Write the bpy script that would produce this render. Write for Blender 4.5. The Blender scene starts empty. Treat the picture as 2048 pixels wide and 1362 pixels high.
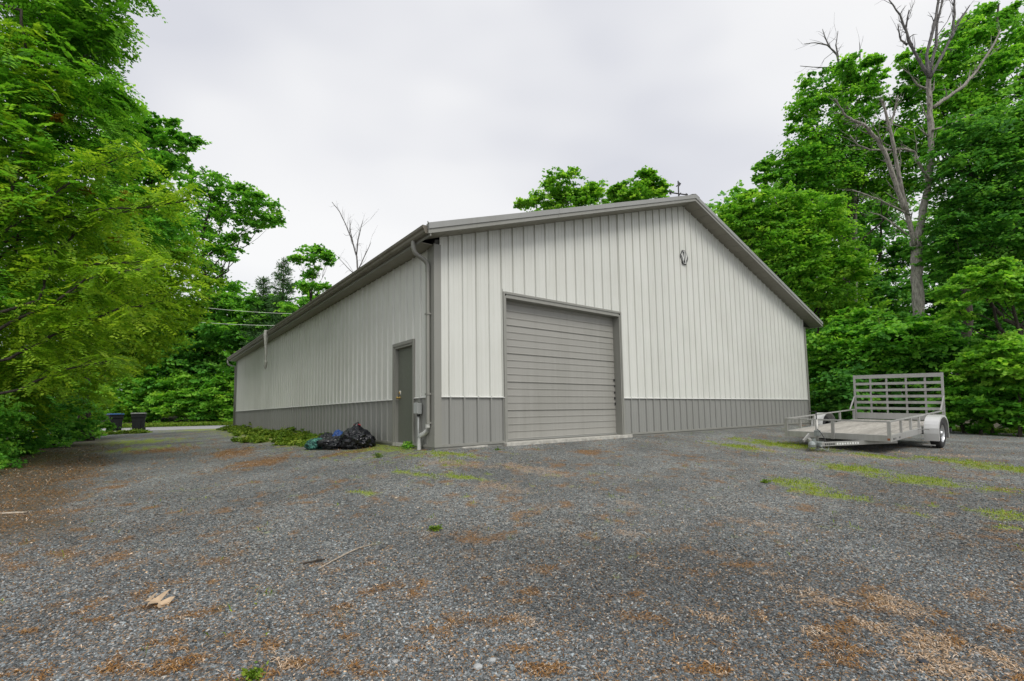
import bpy, math, random
import numpy as np
from mathutils import Vector, Matrix
D = bpy.data
SC = bpy.context.scene
COL = SC.collection
random.seed(7)
RNG = np.random.default_rng(7)

# ------------------------------------------------------------------ camera
F_PX, PX, PY, IW, IH = 960.65, 1036.39, 748.78, 2048.0, 1362.0
CAM = np.array([-4.1757, -7.6981, 0.5925])
PIT, ROL, YAW = 0.0784, -0.0169, -0.6689
_F = np.array([math.sin(-YAW), math.cos(YAW), 0.0])
_R = np.array([math.cos(YAW), math.sin(YAW), 0.0])
_U = np.array([0.0, 0.0, 1.0])
FW = _F * math.cos(PIT) + _U * math.sin(PIT)
_U2 = _U * math.cos(PIT) - _F * math.sin(PIT)
RT = _R * math.cos(ROL) + _U2 * math.sin(ROL)
UP = _U2 * math.cos(ROL) - _R * math.sin(ROL)
cam = D.cameras.new('camera')
cam.sensor_width = 36.0
cam.lens = F_PX / IW * 36.0
cam.shift_x = -(PX - IW / 2) / IW
cam.shift_y = (PY - IH / 2) / IW
cam.clip_start = 0.05
cam.clip_end = 3000
camo = D.objects.new('camera', cam)
COL.objects.link(camo)
m = Matrix(((RT[0], UP[0], -FW[0], CAM[0]), (RT[1], UP[1], -FW[1], CAM[1]), (RT[2], UP[2], -FW[2], CAM[2]), (0, 0, 0, 1)))
camo.matrix_world = m
SC.camera = camo
SC.view_settings.view_transform = 'Standard'
SC.view_settings.look = 'None'
SC.view_settings.gamma = 1.0
SC.view_settings.exposure = 0.62
SC.cycles.max_bounces = 6
SC.cycles.diffuse_bounces = 4
SC.cycles.glossy_bounces = 2
SC.cycles.transmission_bounces = 3
SC.cycles.use_denoising = True

# ------------------------------------------------------------------ sky and sun
SUN_EL, SUN_AZ = math.radians(52), math.radians(186)      # azimuth clockwise from +Y
w = D.worlds.new('World')
SC.world = w
w.use_nodes = True
nt = w.node_tree
nt.nodes.clear()
N = nt.nodes.new
out = N('ShaderNodeOutputWorld')
sky = N('ShaderNodeTexSky')
sky.sky_type = 'NISHITA'
sky.sun_disc = False
sky.sun_elevation = SUN_EL
sky.sun_rotation = SUN_AZ
bg1 = N('ShaderNodeBackground'); bg1.inputs[1].default_value = 0.10
nt.links.new(sky.outputs[0], bg1.inputs[0])
tc = N('ShaderNodeTexCoord')
mp = N('ShaderNodeMapping'); mp.inputs['Scale'].default_value = (1.0, 1.0, 2.2); mp.inputs['Location'].default_value = (1.37, 0.71, 0.43)
nz = N('ShaderNodeTexNoise'); nz.inputs['Scale'].default_value = 1.25; nz.inputs['Detail'].default_value = 3.0; nz.inputs['Roughness'].default_value = 0.42
cr = N('ShaderNodeValToRGB')
cr.color_ramp.elements[0].position = 0.36; cr.color_ramp.elements[0].color = (0.47, 0.478, 0.515, 1)
cr.color_ramp.elements[1].position = 0.58; cr.color_ramp.elements[1].color = (0.635, 0.635, 0.635, 1)
e = cr.color_ramp.elements.new(0.46); e.color = (0.585, 0.587, 0.60, 1)
bg2 = N('ShaderNodeBackground'); bg2.inputs[1].default_value = 1.0
mx = N('ShaderNodeMixShader'); mx.inputs[0].default_value = 0.96
nt.links.new(tc.outputs['Generated'], mp.inputs[0]); nt.links.new(mp.outputs[0], nz.inputs[0])
nt.links.new(nz.outputs[0], cr.inputs[0]); nt.links.new(cr.outputs[0], bg2.inputs[0])
nt.links.new(bg1.outputs[0], mx.inputs[1]); nt.links.new(bg2.outputs[0], mx.inputs[2]); nt.links.new(mx.outputs[0], out.inputs[0])
sun = D.lights.new('sun', 'SUN'); sun.energy = 1.45; sun.angle = math.radians(28); sun.color = (1.0, 0.965, 0.90)
suno = D.objects.new('sun', sun); COL.objects.link(suno)
sd = Vector((math.sin(SUN_AZ) * math.cos(SUN_EL), math.cos(SUN_AZ) * math.cos(SUN_EL), math.sin(SUN_EL)))
suno.rotation_euler = sd.to_track_quat('Z', 'Y').to_euler()
suno.location = sd * 60

# ------------------------------------------------------------------ helpers
def ray(x, y): return FW + RT * (x - PX) / F_PX - UP * (y - PY) / F_PX
def at(x, y, d): return CAM + ray(x, y) * d                 # photo point at a given distance along the view axis

def sstep(a, b, x):
    t = np.clip((x - a) / (b - a), 0, 1); return t * t * (3 - 2 * t)

def vnoise(x, y, seed=0):
    xi = np.floor(x).astype(np.int64); yi = np.floor(y).astype(np.int64)
    fx = x - xi; fy = y - yi; fx = fx * fx * (3 - 2 * fx); fy = fy * fy * (3 - 2 * fy)
    def h(a, b):
        n = (a * 374761393 + b * 668265263 + seed * 974711) & 0xffffffff
        n = ((n ^ (n >> 13)) * 1274126177) & 0xffffffff
        return ((n ^ (n >> 16)) & 0xffff) / 65535.0
    return (h(xi, yi) * (1 - fx) + h(xi + 1, yi) * fx) * (1 - fy) + (h(xi, yi + 1) * (1 - fx) + h(xi + 1, yi + 1) * fx) * fy

def fbm(x, y, seed=0, o=4):
    s = 0; a = 0.5; t = 0
    for k in range(o):
        s = s + a * vnoise(x, y, seed + k); t += a; x = x * 2.03 + 5.1; y = y * 2.03 + 1.7; a *= 0.5
    return s / t

BW, BL = 16.32, 22.48                                       # barn footprint
def gz(x, y):
    x = np.asarray(x, float); y = np.asarray(y, float)
    dx = np.maximum(np.maximum(-x, x - BW), 0); dy = np.maximum(np.maximum(-y, y - BL), 0)
    d = np.sqrt(dx * dx + dy * dy)
    k = 1 - 0.72 * sstep(0, 15, y)
    z = -0.055 - 0.60 * (1 - np.exp(-d / 5.6)) * k
    z = z + 0.035 * (fbm(x * 0.6, y * 0.6, 3, 3) - 0.5) * sstep(0.3, 2.0, d)
    far = sstep(48, 70, y) * 1.6 + sstep(26, 45, x) * 1.2
    return z + far
def gzf(x, y): return float(gz(np.array([x]), np.array([y]))[0])
def ground_pt(px, py):
    d = ray(px, py); t = (-0.3 - CAM[2]) / d[2]
    for _ in range(12):
        p = CAM + d * t; t = (gzf(p[0], p[1]) - CAM[2]) / d[2]
    return CAM + d * t

# ---- node material helper
def mat(name):
    m = D.materials.new(name); m.use_nodes = True
    nt = m.node_tree; b = nt.nodes['Principled BSDF']
    return m, nt, b
def nn(nt, t, **kw):
    n = nt.nodes.new(t)
    for k, v in kw.items():
        if k.startswith('i_'):
            n.inputs[k[2:].replace('_', ' ')].default_value = v
        else: setattr(n, k, v)
    return n
def lk(nt, a, b): nt.links.new(a, b)
def ramp(nt, src, stops):
    r = nt.nodes.new('ShaderNodeValToRGB')
    el = r.color_ramp.elements
    el[0].position, el[0].color = stops[0][0], (*stops[0][1], 1)
    el[1].position, el[1].color = stops[-1][0], (*stops[-1][1], 1)
    for p, c in stops[1:-1]:
        e = el.new(p); e.color = (*c, 1)
    lk(nt, src, r.inputs[0]); return r.outputs[0]
def mixc(nt, fac, a, b, mode='MIX'):
    n = nt.nodes.new('ShaderNodeMix'); n.data_type = 'RGBA'; n.blend_type = mode
    for s, v in ((n.inputs[0], fac), (n.inputs[6], a), (n.inputs[7], b)):
        if isinstance(v, (int, float)): s.default_value = v
        elif isinstance(v, tuple): s.default_value = (*v, 1) if len(v) == 3 else v
        else: lk(nt, v, s)
    return n.outputs[2]
def bump(nt, b, h, strength=0.5, dist=0.01, chain=None):
    n = nt.nodes.new('ShaderNodeBump'); n.inputs['Strength'].default_value = strength; n.inputs['Distance'].default_value = dist
    lk(nt, h, n.inputs['Height'])
    if chain: lk(nt, chain, n.inputs['Normal'])
    lk(nt, n.outputs[0], b.inputs['Normal']); return n.outputs[0]

def painted(name, col, rough=0.45, metal=0.0, streak=0.25, dirt=(0.16, 0.15, 0.11), spec=0.5, osc=1.0):
    m, nt, b = mat(name)
    g = nn(nt, 'ShaderNodeNewGeometry')
    mp = nn(nt, 'ShaderNodeMapping'); mp.inputs['Scale'].default_value = (9 * osc, 9 * osc, 0.35 * osc)
    lk(nt, g.outputs['Position'], mp.inputs[0])
    n1 = nn(nt, 'ShaderNodeTexNoise', i_Scale=1.0, i_Detail=6.0, i_Roughness=0.65); lk(nt, mp.outputs[0], n1.inputs[0])
    n2 = nn(nt, 'ShaderNodeTexNoise', i_Scale=0.7, i_Detail=4.0); lk(nt, g.outputs['Position'], n2.inputs[0])
    n3 = nn(nt, 'ShaderNodeTexNoise', i_Scale=14.0, i_Detail=5.0); lk(nt, g.outputs['Position'], n3.inputs[0])
    mu = nn(nt, 'ShaderNodeMath', operation='MULTIPLY'); lk(nt, n1.outputs[0], mu.inputs[0]); lk(nt, n2.outputs[0], mu.inputs[1])
    r = nn(nt, 'ShaderNodeMapRange', i_From_Min=0.20, i_From_Max=0.46, i_To_Min=0.0, i_To_Max=streak); lk(nt, mu.outputs[0], r.inputs[0])
    c = mixc(nt, r.outputs[0], col, dirt)
    oi = nn(nt, 'ShaderNodeObjectInfo')
    r2 = nn(nt, 'ShaderNodeMapRange', i_To_Min=0.975, i_To_Max=1.02); lk(nt, oi.outputs['Random'], r2.inputs[0])
    h = nn(nt, 'ShaderNodeHueSaturation'); lk(nt, r2.outputs[0], h.inputs['Value']); lk(nt, c, h.inputs['Color'])
    lk(nt, h.outputs[0], b.inputs['Base Color'])
    rr = nn(nt, 'ShaderNodeMapRange', i_To_Min=rough - 0.08, i_To_Max=rough + 0.15); lk(nt, n3.outputs[0], rr.inputs[0])
    lk(nt, rr.outputs[0], b.inputs['Roughness'])
    b.inputs['Metallic'].default_value = metal
    b.inputs['Specular IOR Level'].default_value = spec
    return m

def plain(name, col, rough=0.6, metal=0.0, var=0.25, scale=12.0, bumpd=0.0):
    m, nt, b = mat(name)
    t = nn(nt, 'ShaderNodeTexCoord')
    n1 = nn(nt, 'ShaderNodeTexNoise', i_Scale=scale, i_Detail=6.0, i_Roughness=0.6); lk(nt, t.outputs['Object'], n1.inputs[0])
    lo = tuple(c * (1 - var) for c in col); hi = tuple(min(1, c * (1 + var)) for c in col)
    lk(nt, ramp(nt, n1.outputs[0], [(0.3, lo), (0.7, hi)]), b.inputs['Base Color'])
    b.inputs['Roughness'].default_value = rough; b.inputs['Metallic'].default_value = metal
    if bumpd: bump(nt, b, n1.outputs[0], 0.6, bumpd)
    return m

def leafmat(name, dark, mid, light, trans=0.5, rough=0.6):
    m, nt, b = mat(name)
    a = nn(nt, 'ShaderNodeAttribute', attribute_name='tint')
    c = ramp(nt, a.outputs['Fac'], [(0.0, dark), (0.45, mid), (1.0, light)])
    lk(nt, c, b.inputs['Base Color'])
    b.inputs['Roughness'].default_value = rough
    b.inputs['Specular IOR Level'].default_value = 0.18
    tr = nn(nt, 'ShaderNodeBsdfTranslucent')
    c2 = mixc(nt, 1.0, c, (1.3, 1.25, 0.6), 'MULTIPLY'); lk(nt, c2, tr.inputs[0])
    mx = nn(nt, 'ShaderNodeMixShader'); mx.inputs[0].default_value = trans
    lk(nt, b.outputs[0], mx.inputs[1]); lk(nt, tr.outputs[0], mx.inputs[2])
    lk(nt, mx.outputs[0], nt.nodes['Material Output'].inputs[0])
    return m

def barkmat(name, lo, hi, sc=6.0):
    m, nt, b = mat(name)
    g = nn(nt, 'ShaderNodeNewGeometry')
    mp = nn(nt, 'ShaderNodeMapping'); mp.inputs['Scale'].default_value = (sc, sc, sc * 0.22); lk(nt, g.outputs['Position'], mp.inputs[0])
    n1 = nn(nt, 'ShaderNodeTexNoise', i_Scale=2.2, i_Detail=7.0, i_Roughness=0.7); lk(nt, mp.outputs[0], n1.inputs[0])
    lk(nt, ramp(nt, n1.outputs[0], [(0.35, lo), (0.62, hi)]), b.inputs['Base Color'])
    b.inputs['Roughness'].default_value = 0.9
    bump(nt, b, n1.outputs[0], 0.9, 0.03)
    return m

M = {}
M['upper'] = painted('pale_painted_steel', (0.64, 0.65, 0.61), 0.42, streak=0.27, dirt=(0.34, 0.34, 0.28))
M['wains'] = painted('grey_painted_steel', (0.265, 0.268, 0.252), 0.42, streak=0.2, dirt=(0.14, 0.13, 0.10))
M['trim'] = painted('taupe_trim_steel', (0.265, 0.265, 0.24), 0.45, streak=0.25, dirt=(0.10, 0.10, 0.07))
M['ledge'] = painted('pale_ledge_steel', (0.60, 0.61, 0.585), 0.4, streak=0.2)
M['rollup'] = painted('garage_slat_steel', (0.325, 0.32, 0.295), 0.40, streak=0.32, dirt=(0.17, 0.17, 0.14))
M['mandoor'] = painted('green_grey_door_paint', (0.135, 0.145, 0.12), 0.45, streak=0.2, dirt=(0.08, 0.08, 0.06))
M['gutter'] = painted('weathered_gutter', (0.17, 0.155, 0.125), 0.5, streak=0.8, dirt=(0.065, 0.05, 0.03))
M['soffit'] = painted('soffit_steel', (0.24, 0.225, 0.185), 0.5, streak=0.4)
M['rake'] = painted('rake_steel', (0.30, 0.305, 0.295), 0.4, streak=0.3)
M['roof'] = painted('roof_steel', (0.22, 0.225, 0.215), 0.4, streak=0.4)
M['core'] = plain('wall_core', (0.12, 0.12, 0.11), 0.9)
M['concrete'] = plain('concrete', (0.42, 0.41, 0.37), 0.9, var=0.3, scale=9, bumpd=0.01)
M['brass'] = plain('brass', (0.55, 0.38, 0.12), 0.3, 1.0, 0.1)
M['white'] = plain('white_plastic', (0.75, 0.76, 0.74), 0.5, 0, 0.05)
M['boxgrey'] = plain('grey_plastic_box', (0.42, 0.44, 0.43), 0.5, 0, 0.1)
M['black'] = plain('black_paint', (0.02, 0.02, 0.022), 0.5, 0, 0.3)
M['rubber'] = plain('rubber', (0.022, 0.022, 0.023), 0.8, 0, 0.4, 30)
M['alu'] = painted('weathered_aluminium', (0.44, 0.44, 0.425), 0.45, 0.5, streak=0.55, dirt=(0.22, 0.21, 0.18))
M['fender'] = painted('fender_aluminium', (0.66, 0.66, 0.65), 0.33, 0.45, streak=0.15, dirt=(0.3, 0.28, 0.25))
M['rim'] = plain('rim_metal', (0.62, 0.63, 0.64), 0.3, 0.8, 0.1)
M['rust'] = plain('rust', (0.28, 0.10, 0.04), 0.9, 0, 0.4, 30)
M['coupler'] = plain('coupler_metal', (0.30, 0.33, 0.32), 0.4, 0.6, 0.3, 20)
M['bluelid'] = plain('blue_plastic', (0.03, 0.10, 0.26), 0.5, 0, 0.15)
M['greylid'] = plain('grey_bin_plastic', (0.17, 0.175, 0.17), 0.55, 0, 0.15)
M['binblack'] = plain('dark_bin_plastic', (0.010, 0.012, 0.012), 0.75, 0, 0.2)
M['binblack'].node_tree.nodes['Principled BSDF'].inputs['Specular IOR Level'].default_value = 0.2
M['strip'] = plain('torn_flashing', (0.36, 0.36, 0.33), 0.6, 0.2, 0.2)
M['wire'] = plain('wire_sheath', (0.60, 0.66, 0.56), 0.7, 0, 0.1)
M['red'] = plain('red_tie', (0.45, 0.03, 0.04), 0.6, 0, 0.1)
M['snag'] = barkmat('dead_wood', (0.11, 0.10, 0.09), (0.40, 0.375, 0.33), 9)
M['snagtop'] = barkmat('dead_wood_dark', (0.06, 0.06, 0.065), (0.20, 0.19, 0.18), 7)
M['bark'] = barkmat('dark_bark', (0.018, 0.015, 0.011), (0.075, 0.062, 0.048))
M['stick'] = barkmat('bleached_stick', (0.26, 0.20, 0.14), (0.60, 0.52, 0.42), 20)
M['dryleaf'] = plain('dry_oak_leaf', (0.42, 0.31, 0.20), 0.7, 0, 0.25, 25)
M['lfA'] = leafmat('locust_leaf', (0.050, 0.161, 0.017), (0.140, 0.397, 0.036), (0.318, 0.621, 0.066))
M['lfY'] = leafmat('yellow_green_leaf', (0.089, 0.204, 0.017), (0.241, 0.461, 0.036), (0.509, 0.697, 0.066))
M['lfG'] = leafmat('mid_green_leaf', (0.046, 0.171, 0.023), (0.146, 0.429, 0.050), (0.368, 0.686, 0.091))
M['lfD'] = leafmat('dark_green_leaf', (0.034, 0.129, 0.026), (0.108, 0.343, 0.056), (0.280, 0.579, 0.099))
M['lfB'] = leafmat('bright_maple_leaf', (0.069, 0.216, 0.024), (0.201, 0.489, 0.051), (0.445, 0.714, 0.105))
M['lfC'] = leafmat('conifer_needles', (0.030, 0.075, 0.030), (0.06, 0.15, 0.045), (0.12, 0.24, 0.07), 0.2)
M['lfO'] = leafmat('rust_seed_clusters', (0.10, 0.06, 0.01), (0.22, 0.12, 0.015), (0.32, 0.20, 0.03))
M['grass'] = leafmat('grass_blades', (0.08, 0.14, 0.010), (0.20, 0.30, 0.018), (0.40, 0.46, 0.04), 0.3)
M['weed'] = leafmat('weed_leaves', (0.05, 0.10, 0.01), (0.13, 0.24, 0.02), (0.30, 0.36, 0.05), 0.25)
M['straw'] = leafmat('dry_litter', (0.12, 0.05, 0.012), (0.34, 0.18, 0.06), (0.62, 0.50, 0.38), 0.0, 0.9)

# ---- mesh builder
def link(name, me, material=None, parent=None, loc=None):
    o = D.objects.new(name, me); COL.objects.link(o)
    if material is not None: me.materials.append(material)
    if parent is not None: o.parent = parent
    if loc is not None: o.location = loc
    return o

class MB:
    def __init__(s): s.v = []; s.f = []
    def add(s, vs, fs):
        o = len(s.v); s.v += [tuple(map(float, p)) for p in vs]; s.f += [tuple(i + o for i in f) for f in fs]; return s
    def box(s, a, b):
        x0, y0, z0 = (min(a[i], b[i]) for i in range(3)); x1, y1, z1 = (max(a[i], b[i]) for i in range(3))
        return s.add([(x0, y0, z0), (x1, y0, z0), (x1, y1, z0), (x0, y1, z0), (x0, y0, z1), (x1, y0, z1), (x1, y1, z1), (x0, y1, z1)],
                     [(0, 3, 2, 1), (4, 5, 6, 7), (0, 1, 5, 4), (1, 2, 6, 5), (2, 3, 7, 6), (3, 0, 4, 7)])
    def beam(s, p, q, w, h, up=(0, 0, 1)):
        p = Vector(p); q = Vector(q); d = (q - p).normalized(); u = Vector(up)
        sx = d.cross(u).normalized(); u = sx.cross(d).normalized()
        vs = []
        for c in (p, q):
            for a, b in ((-1, -1), (1, -1), (1, 1), (-1, 1)): vs.append(c + sx * a * w / 2 + u * b * h / 2)
        return s.add(vs, [(0, 3, 2, 1), (4, 5, 6, 7), (0, 1, 5, 4), (1, 2, 6, 5), (2, 3, 7, 6), (3, 0, 4, 7)])
    def tube(s, pts, rad, n=8, cap=True):
        pts = [Vector(p) for p in pts]
        if not hasattr(rad, '__len__'): rad = [rad] * len(pts)
        o = len(s.v); ref = None
        for i, p in enumerate(pts):
            d = (pts[min(i + 1, len(pts) - 1)] - pts[max(i - 1, 0)]).normalized()
            if ref is None:
                ref = Vector((0, 0, 1)) if abs(d.z) < 0.9 else Vector((1, 0, 0))
            a = d.cross(ref).normalized(); b = a.cross(d).normalized(); ref = b
            for k in range(n):
                t = 2 * math.pi * k / n
                s.v.append(tuple(p + (a * math.cos(t) + b * math.sin(t)) * rad[i]))
        for i in range(len(pts) - 1):
            for k in range(n):
                k2 = (k + 1) % n
                s.f.append((o + i * n + k, o + i * n + k2, o + (i + 1) * n + k2, o + (i + 1) * n + k))
        if cap:
            s.f.append(tuple(o + k for k in range(n))[::-1]); s.f.append(tuple(o + (len(pts) - 1) * n + k for k in range(n)))
        return s
    def lathe(s, c, axis, prof, n=24):
        c = Vector(c); ax = Vector(axis).normalized(); a = ax.orthogonal().normalized(); b = ax.cross(a)
        o = len(s.v)
        for (r, h) in prof:
            for k in range(n):
                t = 2 * math.pi * k / n; s.v.append(tuple(c + ax * h + (a * math.cos(t) + b * math.sin(t)) * r))
        for i in range(len(prof) - 1):
            for k in range(n):
                k2 = (k + 1) % n; s.f.append((o + i * n + k, o + i * n + k2, o + (i + 1) * n + k2, o + (i + 1) * n + k))
        return s
    def prism(s, poly, a, b):
        # poly: list of 3D points, extruded by vector b-a offsets
        n = len(poly); A = Vector(a); B = Vector(b)
        vs = [Vector(p) + A for p in poly] + [Vector(p) + B for p in poly]
        fs = [tuple(range(n))[::-1], tuple(range(n, 2 * n))] + [(i, (i + 1) % n, n + (i + 1) % n, n + i) for i in range(n)]
        return s.add(vs, fs)
    def mesh(s, name, off=(0, 0, 0)):
        me = D.meshes.new(name)
        me.from_pydata([(x - off[0], y - off[1], z - off[2]) for x, y, z in s.v], [], s.f)
        me.update(); return me
    def build(s, name, material, parent=None, off=(0, 0, 0), smooth=False, bevel=0.0, recalc=True):
        me = s.mesh(name, off)
        if recalc:
            import bmesh
            bm = bmesh.new(); bm.from_mesh(me); bmesh.ops.recalc_face_normals(bm, faces=bm.faces); bm.to_mesh(me); bm.free()
        o = link(name, me, material, parent)
        if smooth:
            for p in me.polygons: p.use_smooth = True
        if bevel:
            b = o.modifiers.new('bevel', 'BEVEL'); b.width = bevel; b.segments = 2; b.limit_method = 'ANGLE'
        return o

def tag(o, label=None, cat=None, group=None, kind=None):
    if label: o['label'] = label
    if cat: o['category'] = cat
    if group: o['group'] = group
    if kind: o['kind'] = kind
    return o
def empty(name, loc, label, cat, group=None, rot=None):
    o = D.objects.new(name, None); COL.objects.link(o); o.location = loc; o.empty_display_size = 0.2
    if rot is not None: o.rotation_euler = rot
    return tag(o, label, cat, group)
def npmesh(name, V, Fidx, nper, attrs=None):
    me = D.meshes.new(name)
    nf = len(Fidx) // nper
    me.vertices.add(len(V)); me.vertices.foreach_set('co', np.ascontiguousarray(V, dtype=np.float32).ravel())
    me.loops.add(len(Fidx)); me.loops.foreach_set('vertex_index', np.asarray(Fidx, dtype=np.int32))
    me.polygons.add(nf); me.polygons.foreach_set('loop_start', np.arange(0, len(Fidx), nper, dtype=np.int32))
    try: me.polygons.foreach_set('loop_total', np.full(nf, nper, dtype=np.int32))
    except Exception: pass
    for k, v in (attrs or {}).items():
        a = me.attributes.new(k, 'FLOAT', 'POINT'); a.data.foreach_set('value', np.ascontiguousarray(v, dtype=np.float32))
    me.update(calc_edges=True)
    return me

# ================================================================== GROUND
def patch(px, py, rx, ry, ang=0.0):
    p = ground_pt(px, py); return (p[0], p[1], rx, ry * 1.15, math.radians(ang - 38 if rx < .5 else ang))
BROWN = [patch(*a) for a in (
    (390, 1230, .12, .05, 30), (340, 1285, .10, .05, 10), (350, 1335, .16, .06, 20), (300, 1215, .16, .05, 20), (200, 1240, .10, .03, 10),
    (150, 1060, .14, .06, 0), (60, 1045, .30, .12, 0), (250, 1010, .10, .06, 0), (350, 1165, .10, .03, 20), (300, 1170, .05, .03, 0),
    (430, 1165, .05, .03, 0), (320, 1105, .07, .04, 0), (255, 1135, .05, .04, 0), (180, 1075, .10, .05, 0), (120, 1110, .10, .04, 0), (60, 1130, .10, .05, 0),
    (410, 1130, .07, .03, 0), (350, 1068, .05, .03, 0), (300, 1015, .10, .08, 0), (220, 975, .25, .15, 0), (120, 960, .6, .25, 0),
    (60, 990, .5, .2, 0), (40, 1010, .5, .2, 0), (230, 1340, .10, .04, 0), (60, 1265, .08, .03, 0), (490, 1290, .05, .03, 0),
    (600, 1330, .08, .03, 0), (660, 1350, .06, .03, 0), (700, 1275, .05, .02, 0), (830, 1300, .07, .03, 0), (910, 1235, .10, .05, 0),
    (870, 1260, .07, .03, 0), (1060, 1185, .06, .04, 0), (1040, 1205, .08, .03, 0), (930, 1180, .05, .02, 0), (640, 1130, .12, .03, 20), (620, 1005, .12, .06, 0),
    (1040, 1300, .14, .05, 0), (1080, 1340, .12, .05, 0), (1120, 1270, .08, .04, 0), (750, 1350, .10, .03, 0), (1420, 1340, .12, .05, 0),
    (470, 905, 1.6, .5, 80), (520, 925, 1.2, .5, 60), (700, 905, .8, .3, 0), (330, 900, 1.0, .8, 80), (1500, 1130, .20, .05, 0),
    (1290, 1240, .15, .06, -20), (1180, 905, .5, .3, 0), (1080, 890, .6, .2, 0), (620, 880, 1.2, .35, 75), (550, 872, 2.5, .4, 80))]
def seg(x1, y1, x2, y2, wd):
    a = ground_pt(x1, y1); b = ground_pt(x2, y2); v = b - a
    return ((a[0] + b[0]) / 2, (a[1] + b[1]) / 2, max(.06, .62 * math.hypot(v[0], v[1])), wd, math.atan2(v[1], v[0]))
STRAW = [seg(*a) for a in ((1512, 1009, 1563, 1024, .07), (1455, 1037, 1640, 1062, .11), (1532, 1106, 1568, 1126, .06), (1507, 1147, 1614, 1157, .07), (1527, 1173, 1716, 1213, .12),
    (1757, 1193, 1839, 1229, .12), (1368, 1219, 1450, 1244, .05), (1768, 1262, 1947, 1311, .11), (1844, 1312, 1967, 1365, .10), (1700, 1240, 1780, 1270, .06), (1604, 1262, 1675, 1275, .05), (1036, 1234, 1066, 1254, .04),
    (1240, 1005, 1290, 1015, .08), (1409, 1331, 1450, 1352, .04), (1290, 1125, 1320, 1140, .05), (560, 1325, 600, 1340, .03), (1230, 1060, 1290, 1075, .08), (1020, 930, 1120, 950, .3), (850, 925, 1000, 935, .25),
    (1620, 905, 1760, 918, .35), (1780, 905, 1990, 915, .3), (1560, 990, 1600, 996, .1), (940, 965, 1060, 985, .25), (1480, 893, 1560, 905, .2), (330, 870, 440, 862, .8), (470, 872, 620, 890, .45), (260, 905, 330, 897, .4), (1930, 1290, 2048, 1350, .05))]
MOSS = [seg(a[0], a[1], a[2], a[3], a[4] * 1.75) for a in ((1650, 928, 1770, 948, .20), (1760, 950, 1935, 974, .22), (1860, 914, 1960, 930, .22), (1950, 928, 2060, 945, .25), (1590, 962, 1640, 985, .13), (1625, 985, 1735, 1001, .10),
    (2010, 1022, 2090, 1048, .14), (1980, 1050, 2030, 1058, .06), (1500, 880, 1625, 897, .35), (1445, 888, 1520, 900, .2), (1700, 905, 1800, 918, .14), (1545, 958, 1560, 966, .05), (1560, 968, 1575, 974, .05),
    (850, 905, 940, 915, .08), (810, 945, 860, 952, .05), (900, 950, 950, 958, .05), (715, 984, 750, 990, .04), (690, 885, 830, 903, .25), (1835, 1027, 1850, 1032, .04), (1860, 1010, 1870, 1014, .03), 
    (480, 866, 660, 888, .45), (640, 880, 760, 897, .3), (410, 856, 470, 860, 1.2), (180, 905, 330, 893, .35), (215, 890, 290, 880, .8), (-40, 940, 120, 905, .5))]
def pmask(P, x, y, sharp=1.0):
    s = np.zeros_like(x)
    for (cx, cy, rx, ry, a) in P:
        dx = x - cx; dy = y - cy; ca, sa = math.cos(a), math.sin(a)
        u = (dx * ca + dy * sa) / rx; v = (-dx * sa + dy * ca) / ry
        s = np.maximum(s, np.exp(-(u * u + v * v) * 0.55))
    return s
def masks(x, y):
    n1 = fbm(x * 5.5, y * 5.5, 11, 4); n2 = fbm(x * 3.0, y * 3.0, 31, 4); n3 = fbm(x * 1.3, y * 1.3, 51, 4)
    nf = fbm(x * 16, y * 16, 71, 3)
    # the general scatter of litter under the trees on the left
    left = sstep(-3.7, -5.0, x) * sstep(-5.5, -1.5, y) * (1 - .5 * sstep(6, 16, y)) * 0.98
    br = np.maximum(pmask(BROWN, x, y) , left * (0.6 + 0.8 * (n3 - .5)))
    brown = sstep(0.58, 0.95, br + 0.75 * (n1 - 0.5) + .5 * (nf - .5))
    n4 = fbm(x * 9.0 + 40, y * 9.0, 91, 3)
    mid = np.exp(-(((x - 1.2) / 3.2) ** 2 + ((y + 2.2) / 1.6) ** 2)); sc = sstep(0.575 - .09 * mid, 0.72 - .05 * mid, n4) * sstep(0.42, 0.62, n2)
    brown = np.maximum(brown, 0.8 * sc)
    straw = sstep(0.50, 1.0, pmask(STRAW, x, y) + 0.9 * (n2 - 0.5) + 1.0 * (nf - .5) + .5 * (n1 - .5))
    moss = sstep(0.36, 0.95, pmask(MOSS, x, y) + 1.2 * (n1 - 0.5) + 1.0 * (nf - .5))
    return brown, straw, moss

def axis(segs):
    o = []
    for a, b, st in segs:
        o += list(np.arange(a, b - 1e-6, st))
    o.append(segs[-1][1]); return np.array(o)
gx = axis([(-900, -200, 100), (-200, -60, 20), (-60, -14, 3), (-14, -7.5, .4), (-7.5, 4.5, .06), (4.5, 12, .1), (12, 24, .4), (24, 60, 3), (60, 200, 20), (200, 900, 100)])
gy = axis([(-900, -100, 100), (-100, -20, 10), (-20, -9, 1), (-9, 0.4, .06), (.4, 6, .18), (6, 30, .5), (30, 80, 2), (80, 200, 20), (200, 900, 100)])
GX, GY = np.meshgrid(gx, gy, indexing='ij')
fx, fy = GX.ravel(), GY.ravel()
gzv = gz(fx, fy)
bm_, sm_, mm_ = masks(fx, fy)
def soilmask(x, y): return sstep(-4.35, -5.15, x + .9 * (fbm(x * 1.6, y * .7, 201, 4) - .5) - .04 * np.maximum(y - 3, 0) * -1 * 0) * sstep(-3.2, -.5, y + 1.2 * (fbm(x, y, 203, 3) - .5)) * (1 - sstep(14, 22, y))
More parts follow.
